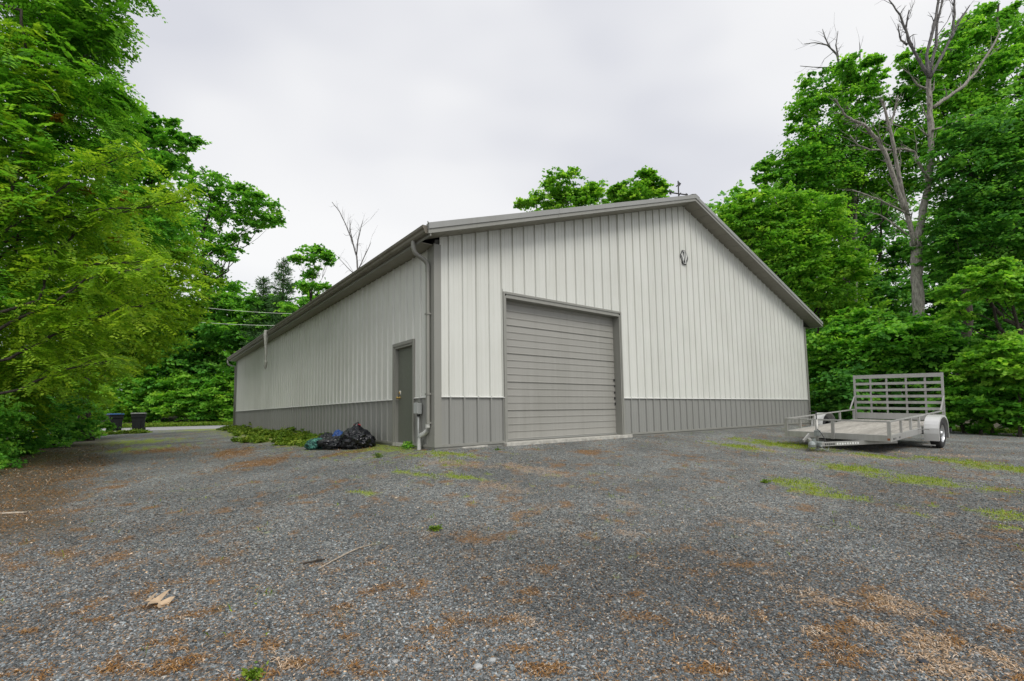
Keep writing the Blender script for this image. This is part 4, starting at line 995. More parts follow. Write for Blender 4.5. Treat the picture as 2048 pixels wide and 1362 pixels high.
# rusty seed clusters in the yellowish trees
def conifer(px, d, ytop, ybot, label, seed, wpx):
    r = np.random.default_rng(seed); b3 = at(px, 850, d); top = at(px, ytop, d); bot = at(px, ybot, d)
    root = np.array([b3[0], b3[1], gzf(b3[0], b3[1])]); h = top[2] - root[2]
    t = empty('pine_tree', tuple(root), label, 'tree')
    mb = MB(); mb.tube([root, (root[0], root[1], top[2])], [.22, .03], 8); Vs = []; Ts = []
    nl = 20
    for i in range(nl):
        z = bot[2] + (top[2] - bot[2]) * i / nl; f = 1 - i / nl; Rr = wpx * d / F_PX * (.18 + .82 * f)
        for k in range(7):
            an = r.random() * 6.28; L = Rr * (.6 + .5 * r.random())
            tip = np.array([root[0] + math.cos(an) * L, root[1] + math.sin(an) * L, z + .18 * L]); s = np.array([root[0], root[1], z])
            mb.tube([s, (s + tip) / 2 - np.array([0, 0, .05 * L]), tip], [.035, .025, .008], 5)
            n = int(26 * L / .5); u = r.random(n) ** .7; pos = s + (tip - s) * u[:, None] + r.normal(size=(n, 3)) * np.array([.12, .12, .06]) * 1.2
            dd = (tip - s) / np.linalg.norm(tip - s) + r.normal(size=(n, 3)) * .7; dd /= np.linalg.norm(dd, axis=1)[:, None]
            sd = np.cross(dd, r.normal(size=(n, 3))); sd /= np.linalg.norm(sd, axis=1)[:, None]; Ln = .38
            V = np.stack([pos, pos + dd * Ln * .5 + sd * .035, pos + dd * Ln, pos + dd * Ln * .5 - sd * .035], 1).reshape(-1, 3)
            Vs.append(V); Ts.append(np.repeat(r.random(n), 4))
    leaf_obj('crown', np.concatenate(Vs), np.concatenate(Ts), M['lfC'], t, root)
    mb.build('trunk', M['bark'], t, off=tuple(root), recalc=False)
conifer(560, 48, 505, 700, 'dark pointed pine between the oak and the thin tree', 61, 42)
conifer(520, 50, 545, 720, 'shorter dark pine just left of the pointed pine', 62, 40)
# woods beyond the lane, each crown of its own
BK = [(300, 690, 'mid green tree beyond the lane, directly above the two bins', 'lfG'), (360, 650, 'tall dark tree beyond the lane under the upper wire', 'lfD'), (420, 680, 'dark tree with a black trunk beyond the lane, left of the barn end', 'lfD'),
      (480, 640, 'green tree crossed by the lower wire beyond the lane', 'lfG'), (540, 650, 'dark green tree partly hidden by the barn eave', 'lfD'), (250, 620, 'pale green tree far behind the left shrubs', 'lfG')]
for i, (px, py, lab, mt) in enumerate(BK):
    tree('woodland_tree', [(px, py, 60, 52), (px - 25, py + 45, 55, 52), (px + 30, py + 60, 50, 52), (px + 5, py + 110, 50, 52), (px - 30, py - 30, 30, 52), (px + 25, py - 30, 35, 52)],
         (px, 54), M[mt], .30, 14, 70 + i, lab, group='trees beyond the lane', trunk_r=.22)
SH = [(250, 790, 45, 'bright bush behind the blue lidded bin'), (310, 790, 42, 'leafy bush directly behind the grey lidded bin'), (365, 785, 45, 'wide green bush beyond the lane, midway between bins and barn'),
      (415, 790, 40, 'bright green bush beyond the lane, next but one to the barn end'), (455, 790, 40, 'bright bush touching the barn end beyond the lane')]
for i, (px, py, rp, lab) in enumerate(SH):
    tree('bush', [(px, py, rp, 50), (px - 20, py + 22, rp * .7, 50), (px + 22, py + 25, rp * .7, 50), (px, py - 25, rp * .6, 50), (px, py + 38, rp * .8, 49.5)], (px, 50), M['lfG' if i % 2 else 'lfB'], .22, 16, 90 + i, lab, 'bush', 'bushes beyond the lane', trunk_r=.05, limbs=False)
# near shrubs under the left trees
NS = [(-60, 860, 80, 9.5, 'lfG', 'weedy bush at the bottom left where the gravel begins'), (35, 850, 65, 12, 'lfD', 'dark shrub behind the weedy bush at the left edge'), (110, 840, 60, 14, 'lfD', 'dark drooping hemlock shrub, middle of the left hedge'),
      (160, 842, 36, 18, 'lfG', 'green shrub at the end of the left hedge, nearest the bins'), (90, 770, 65, 15, 'lfG', 'taller shrub rising above the drooping hemlock shrub'), (180, 785, 34, 22, 'lfY', 'yellow green shrub in front of the blue lidded bin')]
for i, (px, py, rp, d, mt, lab) in enumerate(NS):
    tree('shrub', [(px, py, rp, d), (px - 25, py + 15, rp * .7, d), (px + 24, py + 14, rp * .7, d + .4), (px + 5, py - rp * .5, rp * .7, d)], (px, d + .3), M[mt], .07 if d < 13 else .10, 15, 110 + i, lab, 'bush', 'shrubs under the left trees', trunk_r=.04, limbs=False, width=.3, droop=.35)

# arching bare branches in front of the left foliage: one fallen-over sapling with many limbs
br0 = at(-170, 760, 8.6); rootz = gzf(br0[0], br0[1])
ab = empty('arching_branches', (br0[0], br0[1], rootz), 'thin dark sapling with long arching branches reaching across the left foliage', 'tree')
r = np.random.default_rng(33)
ARC = [[(-150, 700), (0, 468), (60, 430), (120, 375), (190, 335), (290, 300)], [(-150, 700), (-20, 500), (80, 445), (200, 420), (290, 415), (380, 400)], [(-140, 720), (0, 560), (90, 525), (160, 460), (240, 425), (330, 405)],
       [(-140, 740), (30, 640), (100, 610), (170, 560), (240, 545), (330, 530)], [(-140, 760), (20, 715), (90, 680), (170, 640), (250, 615), (330, 600)], [(-100, 640), (30, 520), (150, 530), (280, 523)],
       [(-60, 640), (80, 600), (90, 560), (110, 500)], [(-80, -20), (40, 20), (50, 90), (85, 150), (110, 200)], [(-90, 800), (40, 780), (120, 740), (230, 720)], [(-60, 480), (20, 400), (45, 300), (40, 220)]]
mb = MB(); Vt = []
for k, path in enumerate(ARC):
    d = 8.3 + .25 * (k % 3); P = [at(x, y, d + .2 * i * .6) for i, (x, y) in enumerate(path)]
    # smooth subdivide
    Q = []
    for i in range(len(P) - 1):
        for s in range(3): Q.append(P[i] * (1 - s / 3) + P[i + 1] * s / 3 + r.normal(size=3) * .012)
    Q.append(P[-1]); nq = len(Q); mb.tube(Q, [.027 * (1 - .85 * i / nq) + .003 for i in range(nq)], 6)
    for i in range(3, nq - 1, 1):
        for sgn in (1, -1):
            if r.random() < .75:
                dirv = (Q[i + 1] - Q[i]); dirv /= np.linalg.norm(dirv); tip = Q[i] + dirv * (.25 + .35 * r.random()) + UP * sgn * (.06 + .15 * r.random()) + RT * 0
                mb.tube([Q[i], (Q[i] + tip) / 2 + UP * .01, tip], [.007, .005, .002], 4); Vt.append(tip); Vt.append((Q[i] + tip) / 2)
mb.build('trunk', M['bark'], ab, off=(br0[0], br0[1], rootz), smooth=True, recalc=False)
V, T = leaf_geo([(np.array(p), .22, .5) for p in Vt[::3]], .07, 7, 44, width=.3, droop=.3, per=28, tilt=.5, frond=True)
leaf_obj('crown', V, T, M['lfY'], ab, np.array([br0[0], br0[1], rootz]))
V, T = leaf_geo([(at(x, y, d), .10 * d / 10, .7) for x, y, d in ((20, 330, 8.6), (60, 350, 8.6), (115, 235, 8.8), (220, 315, 15), (275, 430, 15), (260, 420, 15.5), (300, 480, 17), (245, 400, 15), (20, 420, 8.6), (230, 480, 11), (250, 385, 15), (170, 380, 9), (60, 300, 8.7), (215, 560, 11), (140, 600, 10.5))], .035, 22, 45, width=.3)
o = leaf_obj('seed_clusters', V, T, M['lfO'], ab, np.array([br0[0], br0[1], rootz]))

# ---- behind the barn
tree('maple_tree', [(1125, 365, 36, 44), (1165, 378, 34, 44), (1095, 392, 30, 44), (1070, 412, 26, 44), (1195, 390, 28, 44), (1130, 410, 45, 44), (1180, 420, 40, 44), (1215, 395, 14, 44)], (1130, 44), M['lfB'], .22, 16, 7, 'bright maple top showing above the left roof slope', group='maples showing over the roof')
tree('maple_tree', [(1282, 372, 30, 40), (1312, 372, 22, 40), (1255, 385, 28, 40), (1235, 400, 26, 40), (1298, 402, 36, 40), (1265, 410, 40, 40), (1295, 352, 14, 40), (1330, 380, 12, 40)], (1290, 40), M['lfB'], .20, 16, 8, 'bright maple top showing just left of the weather vane', group='maples showing over the roof')

# ---- right side
tree('maple_tree', [(1475, 425, 40, 25), (1510, 410, 38, 25), (1560, 420, 55, 25), (1610, 430, 60, 25), (1530, 480, 60, 25), (1600, 510, 75, 25), (1660, 470, 60, 25), (1570, 570, 70, 25), (1650, 580, 75, 25), (1690, 530, 50, 25), (1465, 460, 30, 25), (1500, 450, 50, 25), (1710, 640, 60, 25)],
     (1640, 25.5), M['lfB'], .14, 19, 9, 'bright green maple rising directly behind the right roof slope', trunk_r=.22)
tree('tulip_tree', [(1545, 340, 28, 30), (1580, 320, 42, 30), (1620, 290, 55, 30), (1615, 215, 38, 30), (1650, 190, 48, 30), (1690, 150, 38, 30), (1735, 150, 36, 30), (1755, 170, 20, 30), (1720, 210, 40, 30), (1680, 270, 65, 30), (1640, 360, 75, 30), (1720, 340, 75, 30), (1590, 380, 55, 30), (1530, 365, 22, 30), (1760, 290, 45, 30), (1790, 370, 60, 30)],
     (1700, 30), M['lfG'], .16, 17, 10, 'tall dark tree with a rounded top, left of the dead snag', trunk_r=.3)
tree('tulip_tree', [(1830, 130, 34, 28), (1860, 150, 45, 28), (1835, 190, 40, 28), (1900, 110, 45, 28), (1940, 70, 42, 28), (1975, 45, 38, 28), (2005, 30, 26, 28), (1990, 110, 60, 28), (1930, 170, 70, 28), (1880, 240, 75, 28), (1970, 220, 70, 28), (2060, 90, 35, 28), (2075, 160, 40, 28), (1830, 290, 55, 28), (2080, 30, 40, 28)],
     (1920, 29), M['lfG'], .16, 17, 11, 'tallest green tree behind the dead snag, reaching the top right', trunk_r=.3)
tree('beech_tree', [(1900, 330, 60, 19), (1960, 280, 65, 19), (2030, 250, 70, 19), (2100, 260, 90, 19), (1950, 380, 80, 19), (2040, 370, 90, 19), (1910, 440, 60, 19), (1980, 470, 80, 19), (2070, 500, 90, 19), (1890, 500, 50, 19), (1930, 540, 50, 19), (2140, 400, 110, 19)],
     (2060, 19.5), M['lfD'], .11, 19, 12, 'dark layered tree at the right edge beside the dead snag', trunk_r=.25, tilt=.3)
tree('beech_tree', [(1940, 560, 40, 16), (1975, 580, 50, 16), (2020, 560, 50, 16), (2060, 590, 50, 16), (1990, 545, 28, 16), (1905, 600, 28, 16), (1900, 630, 30, 16.5), (2100, 570, 60, 16)],
     (2120, 16), M['lfB'], .11, 17, 13, 'bright yellow green leafy bough lit against the dark hollow at right', trunk_r=.10)
# deep woods behind on the right: individual crowns, each with its trunk
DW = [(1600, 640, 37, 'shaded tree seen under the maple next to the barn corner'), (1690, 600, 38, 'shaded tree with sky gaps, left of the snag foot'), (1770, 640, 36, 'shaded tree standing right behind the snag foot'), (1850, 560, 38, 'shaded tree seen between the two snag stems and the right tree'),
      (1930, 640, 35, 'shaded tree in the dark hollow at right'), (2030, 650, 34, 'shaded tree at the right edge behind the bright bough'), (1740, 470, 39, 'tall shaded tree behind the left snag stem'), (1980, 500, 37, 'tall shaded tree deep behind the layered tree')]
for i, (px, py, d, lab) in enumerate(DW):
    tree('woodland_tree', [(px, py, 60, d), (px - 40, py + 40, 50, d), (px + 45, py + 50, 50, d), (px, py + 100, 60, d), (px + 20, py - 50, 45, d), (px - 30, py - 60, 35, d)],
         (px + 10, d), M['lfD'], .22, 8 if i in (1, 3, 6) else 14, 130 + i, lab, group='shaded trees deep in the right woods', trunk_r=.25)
# far-off wood that reads as one mass behind the separate trees
FL = [(x, y, 80, 66) for x in range(60, 760, 70) for y in (800, 720, 640)]
V, T = leaf_geo([(at(x + 20 * math.sin(y), y, d + 5 * math.sin(x)), R * d / F_PX, .8) for x, y, R, d in FL], .55, 9, 301, width=.55)
tag(leaf_obj('distant_woods', V, T, M['lfG']), 'dense green wood far beyond the lane', kind='stuff')
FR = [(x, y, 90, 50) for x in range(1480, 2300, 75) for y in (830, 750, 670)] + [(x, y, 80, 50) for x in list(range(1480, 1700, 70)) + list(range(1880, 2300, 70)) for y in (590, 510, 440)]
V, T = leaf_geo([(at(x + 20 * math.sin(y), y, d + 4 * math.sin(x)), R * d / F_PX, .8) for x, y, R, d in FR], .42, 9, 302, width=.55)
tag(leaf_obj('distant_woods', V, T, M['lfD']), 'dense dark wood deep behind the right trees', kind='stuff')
# understory
US = [(1645, 720, 48, 21, 'lfG', 'leafy bush touching the right barn corner'), (1640, 800, 42, 20, 'lfG', 'low bush at the foot of the right barn corner'), (1700, 690, 55, 20, 'lfG', 'broad bush above the left end of the trailer gate'), (1700, 780, 50, 18.5, 'lfD', 'dark bush behind the left rail of the trailer'),
      (1770, 700, 60, 19, 'lfG', 'wide bush rising over the middle of the trailer gate'), (1790, 790, 60, 18.5, 'lfD', 'dark bush seen through the trailer gate'), (1845, 690, 55, 18.5, 'lfG', 'bush covering the foot of the dead snag'), (1900, 700, 45, 18, 'lfD', 'dark bush right of the snag foot'),
      (1925, 800, 50, 16.5, 'lfG', 'green bush just right of the trailer wheel'), (1985, 790, 55, 16, 'lfG', 'green bush at the gravel edge, second from the right edge'), (2050, 800, 60, 15.5, 'lfG', 'green bush at the gravel edge on the right border'), (2035, 720, 40, 15, 'lfB', 'bright large leaved sapling at the right border'), (1960, 735, 35, 16, 'lfB', 'bright spreading sapling above the gravel edge bushes')]
for i, (px, py, rp, d, mt, lab) in enumerate(US):
    tree('bush', [(px, py, rp * 1.15, d, .75), (px, py - rp * .75, rp * .7, d + .6, .8), (px - rp * .5, py + rp * .35, rp * .75, d, .7), (px + rp * .5, py + rp * .4, rp * .7, d, .7), (px, py - rp * .4, rp * .6, d, .7), (px, py + rp * .8, rp * .8, d, .7)], (px, d), M[mt], .13, 17, 150 + i, lab, 'bush', 'bushes along the right wood edge', trunk_r=.05, limbs=(rp < 41))

# ---- dead trees
def deadtree(name, paths, d, base, label, mt='snag', seed=1, twig=.5):
    r = np.random.default_rng(seed); b3 = at(base[0], 850, base[1] if len(base) > 1 else d); root = (b3[0], b3[1], gzf(b3[0], b3[1]) - .1)
    t = empty(name, root, label, 'dead tree'); 
    for k, (part, path, r0, r1, dd, mt2) in enumerate(paths):
        mb = MB()
        P = [at(x, y, d + dd * (.3 + .7 * i / max(1, len(path) - 1))) for i, (x, y) in enumerate(path)]
        if part == 'trunk': P = [np.array(root)] + P
        Q = []
        for i in range(len(P) - 1):
            for s in range(3): Q.append(P[i] * (1 - s / 3) + P[i + 1] * s / 3 + (r.normal(size=3) * r0 * d / F_PX * .12 if (i or s) else 0))
        Q.append(P[-1]); nq = len(Q)
        ra = [(r0 + (r1 - r0) * i / (nq - 1)) * d / F_PX * (1 + .07 * r.normal()) for i in range(nq)]
        mb.tube(Q, [max(a, .004) for a in ra], 10 if r0 > 5 else 6)
        if part != 'trunk' and twig:
            for i in list(range(1, nq - 1)) * 2:
                if r.random() < twig:
                    dv = (Q[i + 1] - Q[i]); dv /= np.linalg.norm(dv) + 1e-9; L = (12 + 26 * r.random()) * d / F_PX
                    tip = Q[i] + dv * L * .7 + (UP * r.normal() + RT * r.normal() + FW * r.normal() * .5) * L * .45; w0 = max(.005, ra[i] * .35)
                    mid = (Q[i] + tip) / 2 + r.normal(size=3) * L * .06; mb.tube([Q[i], mid, tip], [w0, w0 * .7, .003], 5)
                    if r.random() < .6: mb.tube([mid, mid + (tip - mid) * .7 + r.normal(size=3) * L * .2], [w0 * .5, .003], 4)
        mb.build(part, M[mt2], t, off=root, smooth=True, recalc=False)
    return t
SN = [('trunk', [(1838, 640), (1836, 590), (1833, 540), (1830, 480)], 11, 9.5, 0, 'snag'),
      ('stem', [(1832, 490), (1843, 440), (1856, 370), (1862, 300), (1860, 230), (1857, 170), (1858, 140)], 7, 3.6, .3, 'snag'),
      ('stem', [(1829, 490), (1815, 430), (1801, 370), (1792, 310), (1780, 260), (1768, 210), (1763, 198)], 5, 1.6, -.3, 'snag'),
      ('branch', [(1857, 155), (1853, 110), (1866, 60), (1874, 20), (1882, -20)], 3.4, 2, .3, 'snagtop'),
      ('branch', [(1858, 150), (1872, 90), (1874, 45), (1886, 0), (1890, -20)], 3, 1.6, .6, 'snagtop'),
      ('branch', [(1860, 155), (1885, 110), (1905, 70), (1908, 30), (1910, -20)], 3.4, 1.5, .2, 'snagtop'),
      ('branch', [(1900, 80), (1920, 40), (1940, 10)], 2.6, 1, .4, 'snagtop'),
      ('branch', [(1855, 150), (1835, 115), (1818, 85), (1812, 60), (1800, 30), (1778, 0)], 3.8, 1.3, -.2, 'snagtop'),
      ('branch', [(1812, 55), (1815, 35), (1818, 20)], 2, .8, 0, 'snagtop'), ('branch', [(1815, 90), (1802, 80), (1797, 60), (1796, 48)], 2, .8, .2, 'snagtop'),
      ('branch', [(1866, 215), (1895, 195), (1930, 170), (1955, 140), (1975, 110), (1995, 75), (2001, 60)], 4, 1.2, .6, 'snag'),
      ('branch', [(1852, 178), (1835, 170), (1826, 158)], 2.5, 1.2, -.4, 'snag'),
      ('branch', [(1812, 425), (1790, 365), (1772, 310), (1755, 280), (1733, 255), (1725, 248)], 4.5, 2.5, -.7, 'snag'),
      ('branch', [(1730, 250), (1705, 240), (1690, 230), (1680, 215), (1670, 197)], 3, 1, -.7, 'snag'),
      ('branch', [(1775, 262), (1785, 240), (1792, 210), (1796, 190)], 3, 1, -.3, 'snag'),
      ('branch', [(1860, 365), (1845, 340), (1835, 320), (1830, 305), (1812, 298)], 3.2, 2, -.3, 'snag'), ('branch', [(1812, 298), (1780, 300), (1740, 300), (1715, 290), (1700, 270)], 2.4, 1, -.3, 'snag'),
      ('branch', [(1820, 430), (1790, 415), (1760, 400), (1735, 390), (1705, 380)], 2, .9, -.6, 'snag'), ('branch', [(1815, 470), (1790, 450), (1760, 430), (1740, 425)], 2, .8, -.5, 'snag'),
      ('branch', [(1862, 330), (1890, 320), (1915, 300), (1935, 280)], 2, .8, -.2, 'snag'), ('branch', [(1865, 260), (1900, 250), (1940, 230), (1985, 240)], 2, .8, .2, 'snag'),
      ('branch', [(1857, 375), (1880, 365), (1890, 350)], 2, .8, -.1, 'snag')]
deadtree('dead_tree', SN, 19.6, (1842, 19.6), 'tall bare dead snag with two grey stems in front of the right trees', twig=.85)
deadtree('dead_tree', [('trunk', [(1710, 380), (1702, 260), (1690, 190), (1680, 140)], 3.4, 2, 0, 'snag'), ('branch', [(1680, 140), (1674, 110), (1655, 90), (1630, 85), (1608, 88)], 2, .6, 0, 'snagtop'), ('branch', [(1676, 115), (1672, 90), (1676, 62)], 1.8, .6, 0, 'snagtop'),
                       ('branch', [(1660, 95), (1650, 75), (1645, 58)], 1.5, .5, 0, 'snagtop'), ('branch', [(1670, 135), (1640, 135), (1600, 132)], 1.5, .5, 0, 'snagtop'), ('branch', [(1720, 130), (1720, 105), (1719, 85)], 1.5, .6, 0, 'snagtop')],
         30, (1712, 30), 'thin dead limbs poking out of the rounded tree top, left of the tall snag', seed=4, twig=.5)
deadtree('dead_tree', [('trunk', [(718, 600), (716, 545), (713, 510)], 2.2, 1.6, 0, 'snagtop'), ('branch', [(714, 515), (704, 480), (692, 450), (680, 425), (664, 404)], 1.5, .5, 0, 'snagtop'), ('branch', [(713, 510), (716, 480), (722, 455), (726, 440)], 1.3, .4, 0, 'snagtop'),
                       ('branch', [(716, 540), (728, 515), (742, 485)], 1.2, .4, 0, 'snagtop'), ('branch', [(716, 555), (695, 535), (672, 510)], 1.2, .4, 0, 'snagtop'), ('branch', [(706, 485), (700, 460), (700, 440)], 1, .4, 0, 'snagtop')],
         34, (718, 34), 'bare dead sapling standing against the sky behind the left roof edge', seed=9, twig=.55)

# ---- utility wires
for i, (a, c, lab) in enumerate((((300, 600), (640, 628), 'upper pale utility wire crossing the trees left of the barn'), ((250, 628), (610, 651), 'lower pale utility wire crossing the trees left of the barn'))):
    A_, B_ = at(*a, 40), at(*c, 40); P = [A_ * (1 - t) + B_ * t - np.array([0, 0, .5 * 4 * t * (1 - t) * .6]) for t in np.linspace(0, 1, 14)]
    o = MB().tube(P, .016, 6).build('utility_wire', M['wire'], recalc=False); tag(o, lab, 'wire', 'utility wires')

# ---- ground cover and small things
def blades(name, P2, hmin, hmax, wd_, seed, material, label, tints=(0, 1)):
    r = np.random.default_rng(seed); n = len(P2); z = gz(P2[:, 0], P2[:, 1]); b0 = np.stack([P2[:, 0], P2[:, 1], z - .004], 1)
    h = hmin + (hmax - hmin) * r.random(n) ** 1.8; an = r.random(n) * 6.28; ln = r.normal(size=(n, 2)) * .45
    sd = np.stack([np.cos(an), np.sin(an), np.zeros(n)], 1) * (wd_ * (.6 + .8 * r.random(n)))[:, None]
    mid = b0 + np.stack([ln[:, 0] * h * .3, ln[:, 1] * h * .3, h * .6], 1); tip = b0 + np.stack([ln[:, 0] * h, ln[:, 1] * h, h * (.75 + .25 * r.random(n))], 1)
    V = np.stack([b0 - sd * .4, mid + sd, tip, mid - sd], 1).reshape(-1, 3); T = np.repeat(tints[0] + (tints[1] - tints[0]) * r.random(n), 4)
    o = leaf_obj(name, V, T, material); tag(o, label, kind='stuff'); return o
def sample(n, x0, x1, y0, y1, fn, seed):
    r = np.random.default_rng(seed); x = x0 + (x1 - x0) * r.random(n); y = y0 + (y1 - y0) * r.random(n)
    k = fn(x, y) > r.random(n); return np.stack([x[k], y[k]], 1)
mossf = lambda x, y: np.clip(masks(x, y)[2], 0, 1) * ~((x > -.03) & (y > -.03))
blades('grass', sample(300000, -7, 12, -8.5, 0, lambda x, y: mossf(x, y) ** 1.2, 1), .010, .055, .0035, 2, M['grass'], 'short mossy grass growing through the gravel in patches', (.1, .9))
blades('roadside_grass', np.concatenate([sample(22000, -9, 6, 47.0, 51, lambda x, y: np.ones_like(x), 3)]), .15, .45, .05, 4, M['weed'], 'bright verge grass beyond the lane', (.2, .8))
blades('forest_grass', np.concatenate([sample(26000, 14.5, 22, -9, 1.5, lambda x, y: sstep(18.2, 19.5, x + .15 * y), 5)]), .06, .26, .014, 6, M['weed'], 'ragged green growth along the right gravel edge', (0, .6))
# leafy weeds along the left wall and by the left shrubs
def weedbed(name, pts, hs, seed, leaf, label, per=26, mt='weed'):
    lob = [(np.array([x, y, gzf(x, y) + h * .45]), h * .8, .75) for (x, y), h in zip(pts, hs)]
    V, T = leaf_geo(lob, leaf, 7, seed, width=.34, per=per, tilt=.7); V[:, 2] = np.maximum(V[:, 2], gz(V[:, 0], V[:, 1]) + .002)
    o = leaf_obj(name, V, T, M[mt]); tag(o, label, kind='stuff'); return o
r = np.random.default_rng(12)
P = []; H_ = []
for k in range(480):
    y = 4.0 + 18.0 * r.random(); u = r.random(); wdt = (.45 + .7 * min(1, (y - 3) / 6)) * (1 - .6 * max(0, min(1, (y - 9) / 9))); x = -.14 - wdt * 1.5 * u ** 1.4
    nv = float(fbm(np.array([x * 1.3]), np.array([y * .9]), 77, 3)[0])
    if nv < .44 and r.random() < .8: continue
    P.append((x, y)); H_.append((.06 + .55 * max(0, nv - .40) * (1 - .55 * u)) * (.7 + .6 * r.random()))
weedbed('weeds', P, H_, 13, .06, 'leafy weeds growing along the foot of the left wall')
P = [(-6.3 - 1.5 * r.random() - .02 * 0, 3.0 + 18 * r.random()) for _ in range(150)]; P = [(x + (.06 * (y - 3)) * .9, y) for x, y in P]
weedbed('weeds', P, [.10 + .25 * r.random() for _ in P], 14, .06, 'green weeds at the foot of the left hedge', mt='lfG')
P = [(-6.5 + 2.8 * r.random(), 22 + 5 * r.random()) for _ in range(60)]; weedbed('weeds', P, [.10 + .10 * r.random() for _ in P], 15, .07, 'low weeds in front of the two bins')
# single plants one can point at
for px, py, h, lab in ((822, 896, .17, 'low green weed clump at the entry door step'), (1000, 906, .10, 'small upright weed in front of the left garage jamb'), (985, 908, .05, 'tiny weed beside the small upright weed near the garage jamb'), (660, 893, .16, 'green weed in front of the teal sack'),
                       (722, 893, .15, 'dark green weed in front of the tallest black bag'), (757, 915, .08, 'weed tuft alone on the gravel below the entry door'), (1530, 966, .05, 'small weed tuft alone in the open gravel, left of the trailer tongue'), (870, 1060, .035, 'tiny green sprig in the middle of the gravel'), (505, 1356, .022, 'yellow green sprig at the bottom edge of the gravel')):
    p = ground_pt(px, py); lob = [(np.array([p[0] + .5 * h * math.cos(k * 2.1), p[1] + .5 * h * math.sin(k * 2.1), p[2] + h * .4]), h * .62, .8) for k in range(3)]
    V, T = leaf_geo(lob, max(.02, h * .28), 9, int(px), width=.3, per=14, tilt=.8); V[:, 2] = np.maximum(V[:, 2], p[2])
    o = leaf_obj('weed_clump', V - p, T, M['weed'] if h < .15 else M['lfB']); o.location = p; tag(o, lab, 'weed', 'single weeds in the gravel')
# dry litter slivers
def litter(n, seed):
    r = np.random.default_rng(seed); d = 1.6 * (15.0 / 1.6) ** r.random(n); lat = (r.random(n) * 2 - 1) * 1.22 * d
    x = CAM[0] + _F[0] * d + _R[0] * lat; y = CAM[1] + _F[1] * d + _R[1] * lat
    b_, s_, m_ = masks(x, y); pr = np.clip(.07 + b_ * .9 + s_ * .7 + .5 * soilmask(x, y), 0, 1)
    k = (r.random(n) < pr) & ~((x > -.03) & (y > -.06)); x, y, b_, s_ = x[k], y[k], b_[k], s_[k]; n = len(x)
    an = r.random(n) * 6.28; L = .010 + .036 * r.random(n) ** 2; W = .0012 + .0014 * r.random(n); far_ = np.clip((np.hypot(x - CAM[0], y - CAM[1])) / 5.0, 1, 2.4); L = L * far_; W = W * far_
    dv = np.stack([np.cos(an), np.sin(an), r.normal(size=n) * .22], 1); sv = np.stack([-np.sin(an), np.cos(an), np.zeros(n)], 1)
    c = np.stack([x, y, gz(x, y) + .006 + .008 * r.random(n)], 1)
    up = np.array([0, 0, 1.0]) * (L * .12)[:, None]
    V = np.stack([c - dv * L[:, None] * .5, c - sv * W[:, None] + up, c + dv * L[:, None] * .5, c + sv * W[:, None] + up], 1).reshape(-1, 3)
    T = np.where(s_ > b_, .45 + .55 * r.random(n), .05 + .45 * r.random(n)); T = np.where(r.random(n) < .10, 1.0, T)
    o = leaf_obj('dry_litter', V, np.repeat(T, 4), M['straw']); tag(o, 'rusty and straw coloured dry litter strewn over the gravel', kind='stuff')
litter(380000, 21)
# sticks
def stick(pts, r0, label, mt='stick', name='stick'):
    P = [ground_pt(x, y) + np.array([0, 0, .012]) for x, y in pts]; n = len(P)
    o = MB().tube(P, [r0 * (.55 + .45 * math.sin(math.pi * (i + .7) / (n + .4))) for i in range(n)], 7).build(name, M[mt], recalc=False, smooth=True); tag(o, label, 'stick'); return o
stick([(636, 1142), (660, 1128), (690, 1112), (715, 1100), (748, 1091)], .006, 'long pale stick lying diagonally on the open gravel')
stick([(606, 1131), (622, 1127), (640, 1123), (650, 1122)], .007, 'short dark twig beside the long pale stick', 'bark')
stick([(-15, 1030), (10, 1029), (30, 1028), (52, 1027)], .014, 'pale branch end lying at the left edge of the gravel')
stick([(1050, 898), (1030, 900), (1016, 903)], .006, 'thin twig on the gravel before the garage sill', 'bark')
# thin marks of grass leaning on the wainscot
for a, c, lab in (((1065, 0, 0), 0, ''),): pass
# oak leaf
p = ground_pt(282, 1210)
half = [(0, 0), (.02, .003), (.038, .030), (.050, .046), (.054, .030), (.050, .008), (.066, .006), (.088, .044), (.106, .064), (.108, .046), (.094, .010), (.112, .007), (.136, .036), (.156, .048), (.155, .034), (.138, .009), (.160, .007), (.185, .018), (.19, .0)]
poly = half + [(x, -y * .95) for x, y in half[-2:0:-1]]
mb = MB(); n = len(poly); ctr = (.1, 0)
vs = [(x * 1.05, y * 1.1, .012 + 1.1 * abs(y) * (.65 if y > 0 else .3) + .02 * math.sin(x * 20)) for x, y in poly]; ns = len(half)
sp_ = [(x * 1.05, 0, .012 + .02 * math.sin(x * 20)) for x, y in half]
vs2 = vs + sp_; fs = []
for i in range(ns - 1): fs.append((i, i + 1, n + i + 1, n + i))
for i in range(ns - 1):
    a_ = 0 if i == 0 else n - i; b2 = (n - i - 1) if i + 1 < ns - 1 else ns - 1
    fs.append((a_, n + i, n + i + 1, b2))
o = mb.add(vs2, [tuple(dict.fromkeys(f)) for f in fs]).build('dead_leaf', M['dryleaf'], recalc=False); o.location = p; o.rotation_euler = (.05, .08, math.radians(-48))
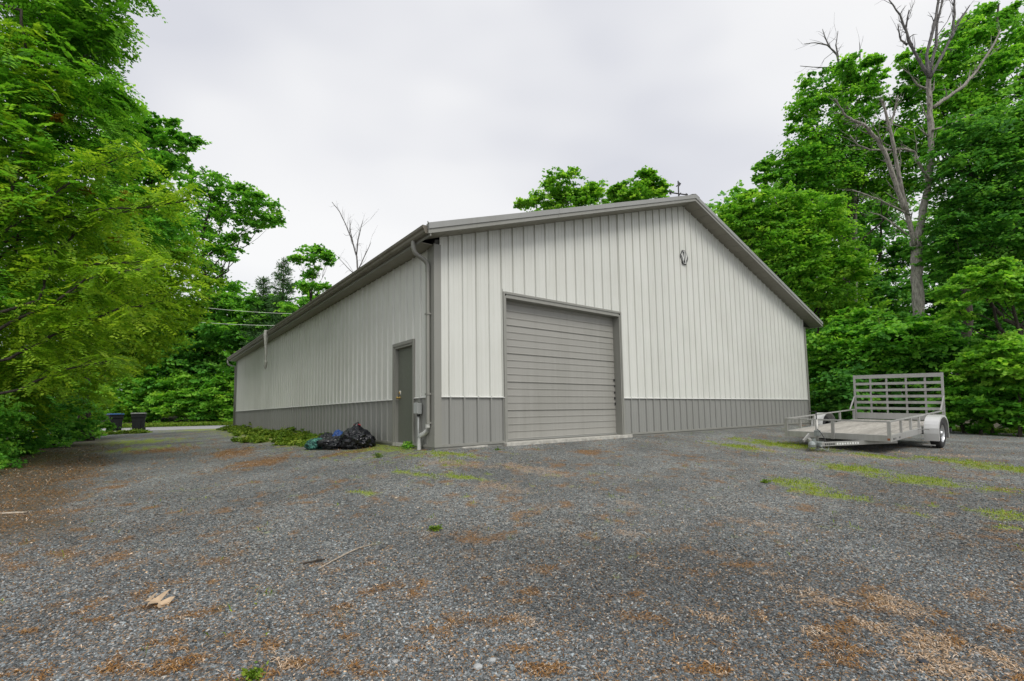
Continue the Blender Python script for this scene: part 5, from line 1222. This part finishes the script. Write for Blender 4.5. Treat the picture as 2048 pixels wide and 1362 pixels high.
o.modifiers.new('solid', 'SOLIDIFY').thickness = .0008; tag(o, 'curled pale tan oak leaf lying on the foreground gravel', 'leaf')
# broken slabs at the front corner
def slab(px, py, sx, sy, sz, rz, label, mt='concrete'):
    p = ground_pt(px, py); rr = random.Random(px); pts = []
    for k in range(9):
        an = 2 * math.pi * k / 9; q = .8 + .3 * rr.random(); cx = math.copysign(abs(math.cos(an)) ** .6, math.cos(an)); cy = math.copysign(abs(math.sin(an)) ** .6, math.sin(an)); pts.append((cx * sx * q, cy * sy * q, 0))
    o = MB().prism(pts, (0, 0, -.02), (0, 0, sz)).build('slab', M[mt], bevel=.006); o.location = p; o.rotation_euler = (.03, -.02, rz); tag(o, label, 'slab'); return o
slab(950, 895, .34, .07, .035, .05, 'long pale concrete slab piece along the front corner wainscot')
slab(930, 900, .16, .035, .02, .12, 'flat grey slate piece in front of the long concrete slab')
slab(905, 897, .06, .05, .03, .5, 'small concrete chunk near the barn corner')
def rock(px, py, s, label, col, seed):
    import bmesh
    p = ground_pt(px, py); bm = bmesh.new(); bmesh.ops.create_icosphere(bm, subdivisions=2, radius=s); rr = random.Random(seed)
    for v in bm.verts: v.co *= .8 + .35 * rr.random(); v.co.z *= .6
    me = D.meshes.new('stone'); bm.to_mesh(me); bm.free(); o = link('stone', me, col, None, (p[0], p[1], p[2] + s * .3)); tag(o, label, 'stone', 'odd stones in the gravel')
wst = plain('white_stone', (.36, .37, .37), .7); dst = plain('dark_stone', (.03, .035, .045), .7); tst = plain('tan_stone', (.45, .38, .28), .8)
rock(1955, 1311, .014, 'white stone near the bottom right corner', wst, 1); rock(1845, 1327, .022, 'dark stone beside the straw patch at bottom right', dst, 2); rock(985, 1323, .016, 'pale bluish stone at the bottom middle', wst, 3)
rock(792, 997, .018, 'pale tan stone alone in the mid gravel', tst, 4); rock(790, 1325, .014, 'pale round stone at the bottom, left of centre', wst, 5); rock(955, 1337, .02, 'grey white stone at the bottom edge near the centre', wst, 6)
print('LEAVES', NLEAF)
